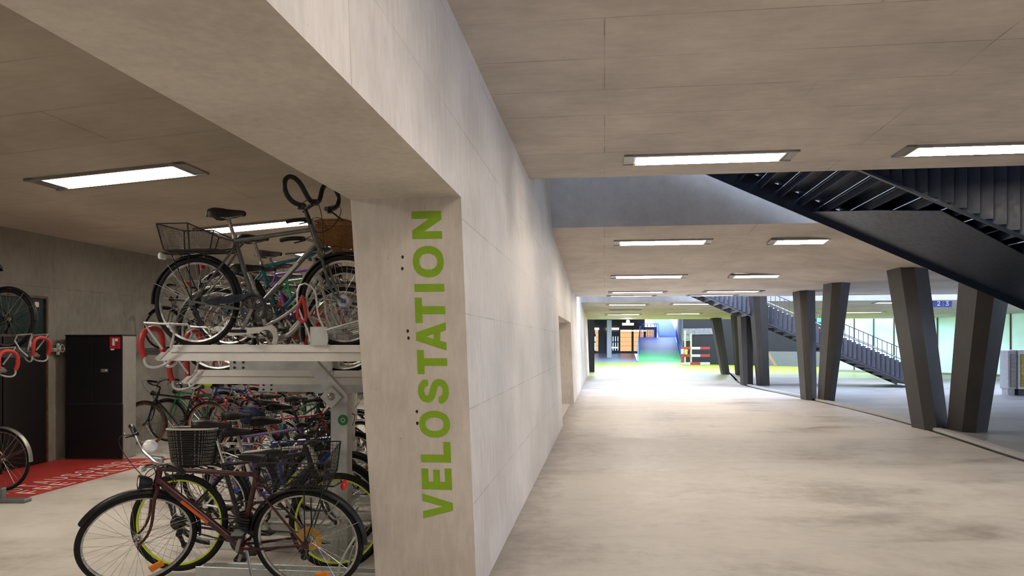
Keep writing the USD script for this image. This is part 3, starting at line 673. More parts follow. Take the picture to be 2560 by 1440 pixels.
for x, w in ((.72, .5), (2.65, 1.1)):
    vm = thing('vending_machine', 'arched machine glowing blue, ' + ('narrow one by the dark post' if w < 1 else 'wide one beside the orange shop panes'), 'vending machine', (7.15 + x, 71.8, .55))
    pts = [(-w / 2, 0), (w / 2, 0), (w / 2, 1.75)] + [(w / 2 * math.cos(a), 1.75 + .3 * math.sin(a)) for a in np.linspace(0.2, PI - .2, 8)] + [(-w / 2, 1.75)]
    obj('body', MB().prism(pts, (0, .3, 0), (1, 0, 0), (0, 0, 1), (0, -1, 0), .28), 'black_frame', vm, smooth=False)
    for k in range(max(2, int(w / .19))):
        xx = -w / 2 + .09 + k * (w - .16) / max(1, int(w / .19) - 1)
        obj('light_tube', MB().bbox((xx, 0, .95), (.07, .04, 1.35), .01), 'machine_light', vm)
    for z in (.55, 1.1): obj('shelf', MB().bbox((0, -.04, z), (w * .95, .03, .12), .01), 'machine_light' if z < 1 else 'black_frame', vm)
pc = tag(obj('post', MB().box((8.65, 66, 1.8), (.42, .42, 3.6)), 'kerb_stone', smooth=False), 'pale square post in front of the shopfront', 'post', kind='structure')
tag(obj('wall_end', MB().hexa([(4.0, 40.4, 0), (4.5, 40.4, 0), (7.1, 72.6, 0), (5.5, 72.6, 0), (4.0, 40.4, 4.2), (4.5, 40.4, 4.2), (7.1, 72.6, 4.2), (5.5, 72.6, 4.2)]), 'black_frame', smooth=False), kind='structure')
m = MB(); m.hexa([(14.18, 61.2, 0), (14.6, 61.2, 0), (17.8, 80, 0), (17.4, 80, 0), (14.18, 61.2, 4.3), (14.6, 61.2, 4.3), (17.8, 80, 4.3), (17.4, 80, 4.3)])
tag(obj('wall_end', m, 'kerb_stone', smooth=False), kind='structure')
pk = thing('plank', 'wooden plank leaning at the far dark wall beside its pale plinth', 'plank', (17.4, 49.6, 0))
simple('pine', (0.30, 0.17, 0.07), 0.6); obj('board', MB().bar((.3, 0, .03), (-.35, .3, 1.22), .05, .16), 'pine', pk, smooth=False)
vt = thing('ceiling_vent', 'dark recessed vent in the far ceiling between two lamp rows', 'vent', W(1.75, 29.4, H3(29.4, 1.75)), np.stack([U, D, ZZ], 1))
obj('frame', MB().box((0, 0, -.01), (1.5, .5, .02)), 'lamp_frame', vt, smooth=False); obj('grille', MB().box((0, 0, -.022), (1.4, .4, .006)), 'dark_steel', vt, smooth=False)
emis('exit_green', (0.1, 0.9, 0.45), 2.5)
xs = thing('exit_sign', 'small glowing green exit sign seen through the far stair', 'sign', (15.05, 36.2, 2.72))
obj('box', MB().bbox((0, 0, 0), (.30, .06, .2), .01), 'exit_green', xs); obj('hanger', MB().tube([(0, 0, .1), (0, 0, .34)], .01, 6), 'dark_steel', xs)
pf = thing('pipe_fitting', 'grey pipe fitting on the wall between the black door and the locker', 'pipe fitting', LW(5.62, 1.54) + U * .06)
obj('pipe', MB().tube([(0, -.12, 0), (0, .2, 0)], .03, 10).tube([(0, .02, -.07), (0, .02, .09)], .025, 10), 'galvanised', pf); obj('valve_wheel', MB().ring((.06, .02, .02), .05, .010, (1, 0, 0), 20, 6).tube([(0, .02, .02), (.06, .02, .02)], .009, 6), 'galvanised', pf)
# canopy of the building over the far forecourt
tag(obj('forecourt_roof', MB().hexa([(3, 63, 4.3), (12.3, 62, 4.3), (12.3, 85, 4.3), (3, 85, 4.3), (3, 63, 4.8), (12.3, 62, 4.8), (12.3, 85, 4.8), (3, 85, 4.8)]), 'black_frame', smooth=False), 'dark roof over the far forecourt', 'roof', kind='structure')

tag(obj('forecourt_roof', MB().hexa([(12.3, 60.5, 4.3), (25, 60.5, 4.3), (25, 70.5, 4.3), (12.3, 70.5, 4.3), (12.3, 60.5, 4.8), (25, 60.5, 4.8), (25, 70.5, 4.8), (12.3, 70.5, 4.8)]), 'black_frame', smooth=False), 'dark roof over the painted ramp', 'roof', kind='structure')
# locker of black sheet steel standing in the bicycle room
simple('locker_side', (0.34, 0.32, 0.30), 0.45, 0.5); simple('sticker_red', (0.5, 0.02, 0.03), 0.4)
lk = thing('locker', 'tall black two-door steel locker with a red fire sticker beside the red floor field', 'locker', (-5.85, 10.35, 0))
obj('body', MB().bbox((0, .2, .87), (.80, .36, 1.73), .006), 'locker_side', lk)
obj('base_panel', MB().bbox((0, .012, .40), (.80, .026, .76), .003), 'black_door', lk)
for x in (-.2, .2):
    dd = obj('door', MB().bbox((x, .01, 1.26), (.392, .026, .94), .004), 'black_door', lk)
    if x < 0: obj('handle', MB().bbox((.15, -.015, 1.25), (.07, .03, .03), .008).bbox((.15, -.006, 1.25), (.1, .01, .05), .004), 'handrail_steel', dd)
    else:
        so = obj('fire_sticker', MB().box((x + .1, -.004, 1.64), (.15, .002, .17)), 'sticker_red', dd, smooth=False)
        # a pictogram of a hose on the sticker
obj('top_plate', MB().bbox((0, .19, 1.742), (.80, .4, .02), .004), 'black_door', lk)
obj('pictogram', MB().box((.28, -.006, 1.65), (.035, .002, .10)).box((.315, -.006, 1.68), (.05, .002, .04)), 'sign_white', lk, smooth=False)
obj('sticker_label', MB().box((.265, -.005, 1.545), (.05, .002, .02)), 'sign_white', lk, smooth=False)
# ------------------------------------------------------------------ bicycles
simple('rubber', (0.013, 0.013, 0.013), 0.75, var=0.25, scale=40, spec=0.2)
simple('black_plastic', (0.010, 0.010, 0.011), 0.42, var=0.15, spec=0.3)
simple('black_metal', (0.010, 0.010, 0.011), 0.35, 0.0, spec=0.4)
simple('leather_black', (0.010, 0.009, 0.009), 0.45, var=0.2, scale=30, bump=0.1, spec=0.25)
simple('alloy', (0.50, 0.50, 0.50), 0.28, 0.95); simple('alloy_dull', (0.34, 0.33, 0.31), 0.4, 0.85)
simple('spoke_steel', (0.42, 0.42, 0.41), 0.3, 0.9)
simple('chain_dark', (0.06, 0.055, 0.05), 0.45, 0.8)
simple('orange_reflector', (0.75, 0.22, 0.01), 0.3); simple('red_reflector', (0.5, 0.01, 0.01), 0.25)
simple('clear_lens', (0.75, 0.75, 0.72), 0.12)
simple('neon_rim', (0.55, 0.68, 0.02), 0.35); simple('white_gloss', (0.72, 0.71, 0.68), 0.3); simple('disc_amber', (0.50, 0.26, 0.03), 0.35)
simple('wicker_black', (0.011, 0.010, 0.010), 0.6, var=0.3, scale=60, spec=0.25); simple('wicker_pale', (0.42, 0.39, 0.34), 0.7); simple('wicker_brown', (0.27, 0.13, 0.045), 0.7, var=0.3, scale=40)
simple('tan_rubber', (0.30, 0.16, 0.06), 0.7); simple('gum_brown', (0.20, 0.075, 0.035), 0.6)
for nm, c in dict(frame_grey=(.10, .105, .105), frame_black=(.012, .012, .014), frame_wine=(.045, .004, .007), frame_silver=(.42, .42, .40), frame_teal=(.01, .13, .17), frame_white=(.62, .60, .56), frame_purple=(.12, .055, .26),
                  frame_red=(.40, .015, .02), frame_blue=(.015, .05, .32), frame_green=(.015, .22, .07), frame_navy=(.010, .013, .022), frame_brown=(.10, .05, .03)).items():
    simple(nm, c, 0.28, 0.3 if nm in ('frame_grey', 'frame_silver') else 0.0, var=0.1, coat=0.25, spec=0.4)
simple('decal_orange', (0.62, 0.09, 0.015), 0.4); simple('decal_pale', (0.40, 0.40, 0.38), 0.4); simple('white_plastic', (0.7, 0.69, 0.67), 0.3)
simple('neon_bag', (0.55, 0.70, 0.01), 0.7); simple('bag_blue', (0.006, 0.014, 0.085), 0.6, var=0.2, scale=8); simple('cream', (0.50, 0.42, 0.30), 0.6)

def bend(pts, n=24):
    """smooth line through points"""
    p = np.asarray(pts, float); d = np.r_[0, np.cumsum(np.linalg.norm(np.diff(p, axis=0), axis=1))]
    return CubicSpline(d, p)(np.linspace(0, d[-1], n))

_wheel = {}
def wheel_parts(r, tw, n, ns, seed):
    key = (r, tw, n, ns, seed % 3)
    if key in _wheel: return _wheel[key]
    t = MB(); a = np.linspace(0, 2 * PI, 9)[:-1]
    k = 10
    prof = [(r - tw + tw * (1 + math.cos(2 * PI * i / k)) * .5 * 1.0, tw * .52 * math.sin(2 * PI * i / k)) for i in range(k)]
    prof.append(prof[0]); t.lathe(prof, axis=(0, 1, 0), n=n)
    ri = r - tw + .004
    rim = MB().lathe([(ri, -.010), (ri + .006, -.013), (ri + .006, .013), (ri, .010), (ri - .014, .006), (ri - .014, -.006), (ri, -.010)], axis=(0, 1, 0), n=n)
    sp = MB(); rr = ri - .014
    for i in range(ns):
        side = 1 if i % 2 else -1
        th = 2 * PI * (i + .3 * (seed % 3)) / ns; off = (.42 if (i // 2) % 2 else -.42) * 1.9
        h = np.array([.022 * math.cos(th + off), side * .028, .022 * math.sin(th + off)])
        e = np.array([rr * math.cos(th), side * .002, rr * math.sin(th)])
        sp.tube([h, e], .00115, 3, caps=False)
    hub = MB().lathe([(0, -.05), (.007, -.05), (.007, -.034), (.024, -.032), (.024, -.027), (.014, -.022), (.014, .022), (.024, .027), (.024, .032), (.007, .034), (.007, .05), (0, .05)], axis=(0, 1, 0), n=14)
    _wheel[key] = tuple(m.get() for m in (t, rim, sp, hub))
    return _wheel[key]

SADDLE = None
def saddle_mesh(wide=1.0):
    xs = np.array([-.135, -.12, -.085, -.04, .0, .05, .10, .128, .137]); hw = np.array([.050, .070, .078, .066, .044, .027, .022, .017, .006]) * wide
    top = np.array([.010, .022, .027, .022, .014, .008, .004, -.002, -.012]); dep = np.array([.045, .072, .082, .074, .062, .052, .042, .032, .012])
    k = 12; v = []
    for x, w, t, d in zip(xs, hw, top, dep):
        for i in range(k):
            a = PI * i / (k - 1)
            v.append((x, w * math.cos(a), t - d + d * math.sin(a) ** .55))
        v.append((x, 0, t - d * .62))
    k += 1; v = np.array(v); f = []
    for i in range(len(xs) - 1):
        for j in range(k): f.append([i * k + j, i * k + (j + 1) % k, (i + 1) * k + (j + 1) % k, (i + 1) * k + j])
    m = MB().add(v, f)
    for i in (0, len(xs) - 1): m.add(np.vstack([v[i * k:(i + 1) * k], v[i * k:(i + 1) * k].mean(0)]), [[j, (j + 1) % k, k] if i else [(j + 1) % k, j, k] for j in range(k)])
    return m

def wire_basket(c0, c1, hw0, hw1, zb, ztop, step, rw, fr, floor_grid=True):
    """open wire basket: bottom from x=c0[0]..c0[1], rim from c1[0]..c1[1], half-widths hw0/hw1; ztop(x) gives the rim's height."""
    g, e = MB(), MB()
    def side(p00, p01, p10, p11):      # bottom a,b  top a,b
        L = np.linalg.norm(p11 - p10); n = max(3, int(L / step)); H = max(np.linalg.norm(p10 - p00), np.linalg.norm(p11 - p01)); m = max(2, int(H / step))
        for i in range(1, n):
            k = i / n; g.tube([p00 * (1 - k) + p01 * k, p10 * (1 - k) + p11 * k], rw, 3, caps=False)
        for j in range(1, m):
            k = j / m; g.tube([p00 * (1 - k) + p10 * k, p01 * (1 - k) + p11 * k], rw, 3, caps=False)
    B = [np.array(p) for p in ((c0[0], -hw0, zb), (c0[1], -hw0, zb), (c0[1], hw0, zb), (c0[0], hw0, zb))]
    T = [np.array(p) for p in ((c1[0], -hw1, ztop(0)), (c1[1], -hw1, ztop(1)), (c1[1], hw1, ztop(1)), (c1[0], hw1, ztop(0)))]
    for i in range(4):
        j = (i + 1) % 4
        if abs(T[i][2] - T[j][2]) > .02:          # rim with a step in it
            k = .5; mB = B[i] * (1 - k) + B[j] * k; mT = T[i] * (1 - k) + T[j] * k; mT[2] = ztop(0)
            side(B[i], mB, T[i], mT) if ztop(0) == T[i][2] else side(B[i], mB, T[i], mT)
            side(mB, B[j], mT, T[j]); e.tube([T[i], mT], fr, 6); e.tube([mT, T[j]], fr, 6); e.tube([mB, mT], fr, 6)
        else:
            side(B[i], B[j], T[i], T[j]); e.tube([T[i], T[j]], fr, 6)
        e.tube([B[i], B[j]], fr, 6); e.tube([B[i], T[i]], fr, 6)
    n = int((c0[1] - c0[0]) / step)
    for i in range(1, n): g.tube([(c0[0] + i * step, -hw0, zb), (c0[0] + i * step, hw0, zb)], rw, 3, caps=False)
    for i in range(1, int(2 * hw0 / step)): g.tube([(c0[0], -hw0 + i * step, zb), (c0[1], -hw0 + i * step, zb)], rw, 3, caps=False)
    return g, e

def woven_basket(cx, cz, lx, ly, h, rings=20, ribs=44):
    """tapered woven basket: strands winding in and out of upright ribs."""
    s, rb = MB(), MB()
    per = lambda a, k: np.array([math.copysign(abs(math.cos(a)) ** .45, math.cos(a)) * lx * k, math.copysign(abs(math.sin(a)) ** .45, math.sin(a)) * ly * k])
    for j in range(rings):
        z = h * (j + .5) / rings; k = .80 + .20 * z / h
        n = ribs * 2
        p = []
        for i in range(n):
            a = 2 * PI * i / n; q = per(a, k + (.022 if (i + j) % 2 else -.004)); p.append((cx + q[0], q[1], cz + z))
        s.tube(p, h / rings * .46, 4, closed=True)
    for i in range(ribs):
        a = 2 * PI * (i + .5) / ribs
        q0, q1 = per(a, .81), per(a, 1.012)
        rb.tube([(cx + q0[0], q0[1], cz), (cx + q1[0], q1[1], cz + h)], .0032, 4)
    rim = MB(); n = 40
    rim.tube([(cx + per(2 * PI * i / n, 1.03)[0], per(2 * PI * i / n, 1.03)[1], cz + h + .004) for i in range(n)], .0075, 8, closed=True)
    bt = MB(); bt.box((cx, 0, cz + .004), (lx * 1.55, ly * 1.55, .01))
    return s, rb, rim, bt

def bicycle(label, x, y, z, yaw, lean=0.0, steer=0.0, r=.34, wb=1.06, cs=.445, drop=.058, sa=72, sl=.52, ha=70.5, hl=.15, fl=.40, stem=.09, rise=.14,
            style='diamond', frame='frame_black', rim='alloy', tyre='rubber', tw=.036, bar='flat', saddle='leather_black', fork=None, guards='black_plastic', rack=True, rear=None, front=None, chaincase=None,
            head_lamp=True, stand=True, decal=None, bell=None, disc=None, hero=False, seed=0, group=None, fork_susp=False, grip='black_plastic', wheel_reflector=False, lock=None, back=.20, dynamo=False, twist=0.0, rz=.055, bshift=0.0, pedal_reflector=False, crank=-.9):
    n = 64 if hero else 40; sd = 12 if hero else 8
    sa, ha = math.radians(sa), math.radians(ha)
    R = np.array([0, 0, r]); BB = np.array([math.sqrt(cs ** 2 - drop ** 2), 0, r - drop]); S = BB + sl * np.array([-math.cos(sa), 0, math.sin(sa)]); us = np.array([-math.cos(sa), 0, math.sin(sa)])
    a = np.array([-math.cos(ha), 0, math.sin(ha)]); F = np.array([wb, 0, r]); nn = np.array([math.sin(ha), 0, math.cos(ha)]); A = F - nn * .045
    HL = A + a * fl; HT = HL + a * hl; ST = HT + a * stem
    Q = rot_axis(a, steer)
    sp = lambda p: (np.asarray(p, float) - A) @ Q.T + A
    Rw = rotz(yaw) @ rot_axis([1, 0, 0], lean)
    T = thing('bicycle', label, 'bicycle', (x, y, z), Rw, group)
    V = lambda *p: np.array(p, float)
    fork = fork or frame
    # frame
    m = MB(); ft = .0175
    TT = HT - a * .035; DT = HL + a * .03
    m.tube([HL - a * .002, HT], .020, sd); m.tube([BB, S], .0165, sd)
    if style == 'diamond':
        m.tube([S - us * .03, TT], .0145 if not hero else .015, sd); m.tube([DT, BB], ft + (.006 if fork_susp or r > .33 and style == 'diamond' and decal else 0), sd)
    elif style == 'step':
        m.tube(bend([HT - a * .06, HT - a * .06 + V(-.13, 0, -.20), BB + V(.10, 0, .16), BB + us * .10], 18), .014, sd)
        m.tube(bend([HL + a * .02, HL + V(-.13, 0, -.20), BB + V(.20, 0, .05), BB], 18), .019, sd)
    elif style == 'mixte':
        m.tube([HT - a * .03, BB + us * sl * .48], .0145, sd); m.tube([DT, BB], ft, sd)
    m.tube([BB + V(0, -.034, 0), BB + V(0, .034, 0)], .021, sd)
    for s in (-1, 1):
        m.tube([BB + V(-.02, s * .028, 0), BB + V(-.12, s * .042, .004), R + V(.01, s * .062, 0)], .009, 8)
        m.tube([S - us * .05 + V(0, s * .016, 0), S - us * .11 + V(-.03, s * .034, 0), R + V(.01, s * .062, .005)], .0078, 8)
        m.bbox(R + V(0, s * .062, 0), (.045, .006, .05), .003)
    m.tube([R + V(.075, -.045, .12 + r * .62), R + V(.075, .045, .12 + r * .62)], .006, 6)
    fo = obj('frame', m, frame, T)
    if decal:
        dd = (BB - DT) / np.linalg.norm(BB - DT); up = np.cross(dd, V(0, 1, 0)); L = np.linalg.norm(BB - DT)
        for s in (-1, 1):
            mm = MB()
            rng = random.Random(seed)
            k0, k1 = (.30, .62)
            mm.bar(DT + dd * L * k0 + V(0, s * (ft + .0055), 0), DT + dd * L * k1 + V(0, s * (ft + .0055), 0), .0018, .022, up=up)
            obj('lettering_band', mm, decal, fo, smooth=False)
    # fork and steering column
    m = MB(); cr = A + a * (r + .055)
    m.tube([sp(A + a * (fl + .03)), sp(cr - a * .006)], .016, sd); m.tube([sp(cr + V(0, -.052, 0)), sp(cr + V(0, .052, 0))], .014, 8)
    for s in (-1, 1):
        pts = [cr + V(0, s * .05, 0), cr + V(0, s * .05, 0) - a * .17, A + a * .10 + V(0, s * .053, 0), F + V(0, s * .054, 0)]
        if fork_susp: m.tube([sp(cr + V(0, s * .052, 0) + a * .02), sp(cr + V(0, s * .052, 0) - a * .14)], .0125, 8); m.tube([sp(cr + V(0, s * .052, 0) - a * .12), sp(F + V(0, s * .054, 0))], .018, 8)
        else:
            q = bend(pts, 12); m.tube(sp(q), np.linspace(.0125, .0075, 12), 8)
        m.bbox(sp(F + V(0, s * .054, 0)), (.02, .006, .03), .002)
    obj('fork', m, fork, T)
    # wheels
    for k, (c, fr) in enumerate(((R, False), (F, True))):
        t, ri, spk, hub = wheel_parts(r, tw, n, 36 if hero else 28, seed + k)
        g = (lambda q: (sp(q[0] + c), q[1])) if fr else (lambda q: (q[0] + c, q[1]))
        w = obj('wheel', g(ri), rim, T)
        obj('tyre', g(t), tyre, w, smooth=60); obj('spokes', g(spk), 'spoke_steel', w, smooth=False, kind='stuff'); obj('hub', g(hub), 'alloy', w)
        if fr and dynamo: obj('hub_dynamo', MB().lathe([(0, -.033), (.042, -.033), (.042, .033), (0, .033)], sp(c), Q @ V(0, 1, 0), 20), 'alloy', w)
        if not fr:
            cas = MB()
            for i, q in enumerate((.052, .046, .040, .034, .028)): cas.lathe([(0, -.030 - i * .0042), (q, -.030 - i * .0042), (q, -.0325 - i * .0042), (0, -.0325 - i * .0042)], c, (0, 1, 0), 20)
            obj('cassette', cas, 'chain_dark', w)
            if disc: obj('spoke_guard', MB().lathe([(.03, -.0285), (.083, -.026), (.083, -.0245), (.03, -.027), (.03, -.0285)], c, (0, 1, 0), 28), disc, w)
        if wheel_reflector:
            for th in (wheel_reflector if isinstance(wheel_reflector, tuple) else (.9, 4.2)):
                m = MB().bbox((0, 0, 0), (.05, .016, .09), .006, np.stack([V(-math.sin(th), 0, math.cos(th)), V(0, 1, 0), V(-math.cos(th), 0, -math.sin(th))], 1) @ rot_axis([0, 1, 0], PI / 2)).xf(t=c + r * .72 * V(math.cos(th), 0, math.sin(th))).get()
                obj('wheel_reflector', (sp(m[0]) if fr else m[0], m[1]), 'orange_reflector', w)
    # crankset with two arms and pedals, chain
    m = MB(); m.lathe([(.074, -.049), (.091, -.049), (.095, -.046), (.091, -.043), (.074, -.043), (.074, -.049)], BB, (0, 1, 0), 32)
    for i in range(5):
        th = 2 * PI * i / 5; m.bar(BB + V(0, -.048, 0), BB + V(.075 * math.cos(th), -.048, .075 * math.sin(th)), .006, .014)
    ck = obj('crankset', m, 'chain_dark', T)
    for s in (-1, 1):
        th = crank if s < 0 else crank + PI; e = BB + V(.17 * math.cos(th), s * .075, .17 * math.sin(th))
        obj('crank_arm', MB().bar(BB + V(0, s * .062, 0), e, .012, .022), 'alloy_dull', ck)
        pd = obj('pedal', MB().bbox(e + V(0, s * .05, 0), (.085, .09, .022), .004), 'black_plastic', ck)
        if pedal_reflector: obj('pedal_reflector', MB().bbox(e + V(-.046, s * .05, 0), (.008, .06, .016), .003), 'orange_reflector', pd) if False else None
    if chaincase == 'frame_navy':
        oa = [(.110 * math.cos(t), .110 * math.sin(t)) for t in np.linspace(-.7, 1.75, 16)]; ia = [(.095 * math.cos(t), .095 * math.sin(t)) for t in np.linspace(1.75, -.7, 16)]
        obj('chain_guard', MB().prism(Polygon(oa + [(-.13, .100), (-.31, .074), (-.35, .052), (-.31, .030), (-.10, .048)] + ia).buffer(0), BB + V(0, -.054, 0), V(1, 0, 0), V(0, 0, 1), V(0, -1, 0), .014), chaincase, T, smooth=False)
    elif chaincase:
        tp = [(-.02, .085), (.05, .105), (.09, .07), (.105, 0), (.09, -.06), (.04, -.1), (-.05, -.095)]
        ang = math.atan2(R[2] - BB[2], R[0] - BB[0])
        back_ = [(R[0] - BB[0] + .03, .035 + R[2] - BB[2]), (R[0] - BB[0] - .04, .01 + R[2] - BB[2]), (R[0] - BB[0] + .03, -.035 + R[2] - BB[2])]
        up = [(-.10, .085)]
        poly = Polygon([(p, q) for p, q in tp] + [back_[2]][:0] + [(-.06, .035), (-.30, .012), back_[1], back_[0], (-.2, .075)])
        hole = Polygon([(.062 * math.cos(t), .062 * math.sin(t)) for t in np.linspace(0, 2 * PI, 24)[:-1]])
        obj('chain_guard', MB().prism(poly.buffer(0).difference(hole) if chaincase != 'solid' else poly.buffer(0), BB + V(0, -.054, 0), V(1, 0, 0), V(0, 0, 1), V(0, -1, 0), .014), chaincase, T, smooth=False)
    m = MB()
    for s in (1, -1): m.bar(BB + V(-.01, -.046, s * .088), R + V(.0, -.040, s * .034), .006, .009)
    obj('chain', m, 'chain_dark', T, smooth=False)
    m = MB(); e = R + V(.02, -.052, -.075); m.bar(R + V(.01, -.05, -.01), e, .012, .02); m.bar(e, e + V(.035, 0, -.07), .012, .026); m.lathe([(0, -.006), (.022, -.006), (.022, .006), (0, .006)], e + V(.04, 0, -.075), (0, 1, 0), 12); m.lathe([(0, -.006), (.022, -.006), (.022, .006), (0, .006)], e, (0, 1, 0), 12)
    obj('derailleur', m, 'black_metal', T)
    # saddle and post
    SP = S + us * rise
    obj('seat_post', MB().tube([S - us * .04, SP], .0128, 10).lathe([(.0165, -.016), (.021, -.016), (.021, .012), (.0165, .012)], S, us, 14), 'alloy' if frame != 'frame_wine' else 'black_metal', T)
    sm = saddle_mesh(1.05 if style == 'step' else .95); so = obj('saddle', sm.xf(t=SP + V(-.005, 0, .045)), saddle, T)
    rl = MB()
    for s in (-1, 1): rl.tube(bend([SP + V(-.10, s * .035, .02), SP + V(-.03, s * .022, .0), SP + V(.05, s * .02, .0), SP + V(.105, s * .008, .012)], 8), .0035, 5)
    rl.bbox(SP + V(0, 0, -.002), (.035, .05, .022), .004); obj('saddle_rail', rl, 'alloy_dull', so)
    if style == 'step' or hero == 'springs':
        c = MB()
        for s in (-1, 1): c.tube([SP + V(-.095 + .012 * math.cos(t * 2 * PI), s * .045 + .012 * math.sin(t * 2 * PI), -.01 + .05 * t / 5) for t in np.linspace(0, 5, 40)], .0025, 4)
        obj('saddle_spring', c, 'alloy_dull', so)
    # stem, handlebar with grips, levers and cables
    if bar == 'butterfly':
        c = ST + nn * .06 + a * .0; tl = math.radians(98); e1 = V(math.cos(tl), 0, math.sin(tl)); e2 = V(0, 1, 0)
        half = [(p * .74, q * 1.05) for p, q in ((0, 0), (.015, .045), (.08, .085), (.16, .125), (.205, .19), (.18, .265), (.10, .295), (.02, .275), (-.035, .205), (-.045, .12))]
        c = ST + a * .05 + V(.085, 0, 0); Qt = rot_axis(a, twist); e1, e2 = Qt @ e1, Qt @ e2
        obj('stem', MB().tube([sp(HT), sp(ST), sp(c)], .0165, 10).bbox(sp(c), (.05, .05, .04), .008), 'black_metal', T)
        hb = MB()
        pts = [sp(c + e1 * p - e2 * q) for p, q in reversed(half[1:])] + [sp(c + e1 * p + e2 * q) for p, q in half]
        hb.tube(bend(pts, 70), .0165, 10)
        H = obj('handlebar', hb, 'black_plastic', T)
        for s in (-1, 1):
            g = c + e1 * -.045 + e2 * s * .17
            obj('brake_lever', MB().bbox(sp(g), (.04, .035, .035), .008).tube([sp(g + V(.02, 0, -.01)), sp(g + V(.05, s * .04, -.04)), sp(g + V(.06, s * .10, -.05))], .006, 6), 'black_metal', H)
        gl = c + e1 * -.02
        ends = [gl + e2 * .15, gl - e2 * .15]
    else:
        c = ST + nn * .07
        obj('stem', MB().tube([sp(HT - a * .01), sp(ST)], .0135, 10).tube([sp(ST - a * .01), sp(c)], .0125, 10).lathe([(.021, -.01), (.023, 0), (.021, .01)], sp(HT), a, 14), 'alloy' if frame in ('frame_silver', 'frame_white', 'frame_teal', 'frame_wine') else 'black_metal', T)
        w = .29 if not twist else .315
        if bar == 'flat': half = [V(0, 0, 0), V(0, .06, .0), V(-.01, .15, .03), V(-.05, w, .035)]
        elif bar == 'swept': half = [V(0, 0, 0), V(.03, .08, .02), V(.02, .19, .07), V(-.08, w - .01, .085), V(-.20, w, .07)]
        else: half = [V(0, 0, 0), V(.02, .12, .0), V(.02, .2, .0), V(.09, .215, -.01), V(.10, .21, -.08), V(.04, .21, -.13), V(-.03, .21, -.13)]
        mir = V(1, -1, 1)
        Qt = rot_axis(a, twist); pts = bend([c + Qt @ (h * mir) for h in reversed(half[1:])] + [c + Qt @ h for h in half], 46)
        H = obj('handlebar', MB().tube(sp(pts), .011, 8), 'alloy' if frame not in ('frame_black',) else 'black_metal', T)
        for s in (-1, 1):
            seg = pts[-9:] if s > 0 else pts[:9][::-1]
            obj('grip', MB().tube(sp(seg), .0165, 10), grip, H)
            b0 = seg[0]; d = seg[-1] - seg[0]; d /= np.linalg.norm(d)
            fw = Qt @ V(1, 0, 0)
            obj('brake_lever', MB().bbox(sp(b0), (.035, .03, .03), .006).tube([sp(b0 + fw * .02), sp(b0 + fw * .055 + d * .03 + V(0, 0, -.01)), sp(b0 + fw * .05 + d * .11 + V(0, 0, -.025))], .0055, 6), 'black_metal', H)
        ends = [pts[-10], pts[9]]
    if bell: obj('bell', MB().lathe([(0, .0), (.036, 0), (.044, .008), (.042, .028), (.026, .044), (0, .05)], sp(c + V(-.01, -.07, .025)), Q @ np.array([-.3, .45, .85]), 22), 'white_plastic', H)
    m = MB()
    for i, e in enumerate(ends):
        tgt = HT - a * .05 + V(.015, .01 * (1 - 2 * i), 0)
        m.tube(bend([sp(e), sp(e + V(.09, 0, .0 + .02 * i)), sp(e * .5 + tgt * .5 + V(.10, 0, -.03)), sp(cr + V(.03, .01, .02)) if i else tgt], 16), .0026, 5)
    obj('cable', m, 'black_plastic', T)
    # mudguards with stays
    if guards:
        for k, (c, fr) in enumerate(((R, False), (F, True))):
            rg = r + .018; a0, a1 = (math.radians(8), math.radians(182)) if not fr else (math.radians(12), math.radians(150))
            if fr: a0, a1 = math.radians(40), math.radians(195)
            th = np.linspace(a0, a1, 30); prof = [(-.026, -.012), (-.018, .002), (0, .007), (.018, .002), (.026, -.012)]
            v = np.array([[(rg + pz) * math.cos(t), py, (rg + pz) * math.sin(t)] for t in th for py, pz in prof] + [[(rg + pz - .002) * math.cos(t), py, (rg + pz - .002) * math.sin(t)] for t in th for py, pz in prof]) + c
            q = len(prof); o = len(th) * q; f = []
            for i in range(len(th) - 1):
                for j in range(q - 1):
                    b = i * q + j; f += [[b, b + 1, b + q + 1, b + q], [o + b, o + b + q, o + b + q + 1, o + b + 1]]
                for j in (0, q - 1):
                    b = i * q + j; f.append([b, b + q, o + b + q, o + b] if j == 0 else [b, o + b, o + b + q, b + q])
            if fr: v = sp(v)
            g = obj('mudguard', MB().add(v, f), guards, T, smooth=60)
            m = MB()
            for s in (-1, 1):
                for t in ((a1 - .35, ) if fr else (a1 - .45, a1 - .95)):
                    p0, p1 = c + V(0, s * .06, 0), c + V((rg) * math.cos(t), s * .027, rg * math.sin(t)); m.tube([sp(p0), sp(p1)] if fr else [p0, p1], .0025, 5)
            obj('stay', m, 'alloy_dull', g)
    zr = 2 * r + rz
    if rack:
        m = MB()
        m.tube([(.13, -.05, zr), (-.22, -.065, zr), (-.25, 0, zr), (-.22, .065, zr), (.13, .05, zr)], .005, 6)
        for px in (-.18, -.08, .02, .1): m.tube([(px, -.06, zr), (px, .06, zr)], .0035, 5)
        for s in (-1, 1):
            for px in (-.16, -.03): m.tube([(px, s * .062, zr), (0.0, s * .066, r + .01)], .0045, 5)
        m.tube([(.13, -.05, zr), S - us * .09 + V(-.02, -.02, 0)], .0045, 5); m.tube([(.13, .05, zr), S - us * .09 + V(-.02, .02, 0)], .0045, 5)
        obj('luggage_rack', m, 'black_metal' if frame in ('frame_black', 'frame_grey', 'frame_wine') else 'alloy_dull', T)
        obj('tail_light', MB().bbox((-.265, 0, zr - .02), (.03, .075, .045), .01), 'red_reflector' if not decal == 'decal_pale' else 'clear_lens', T)
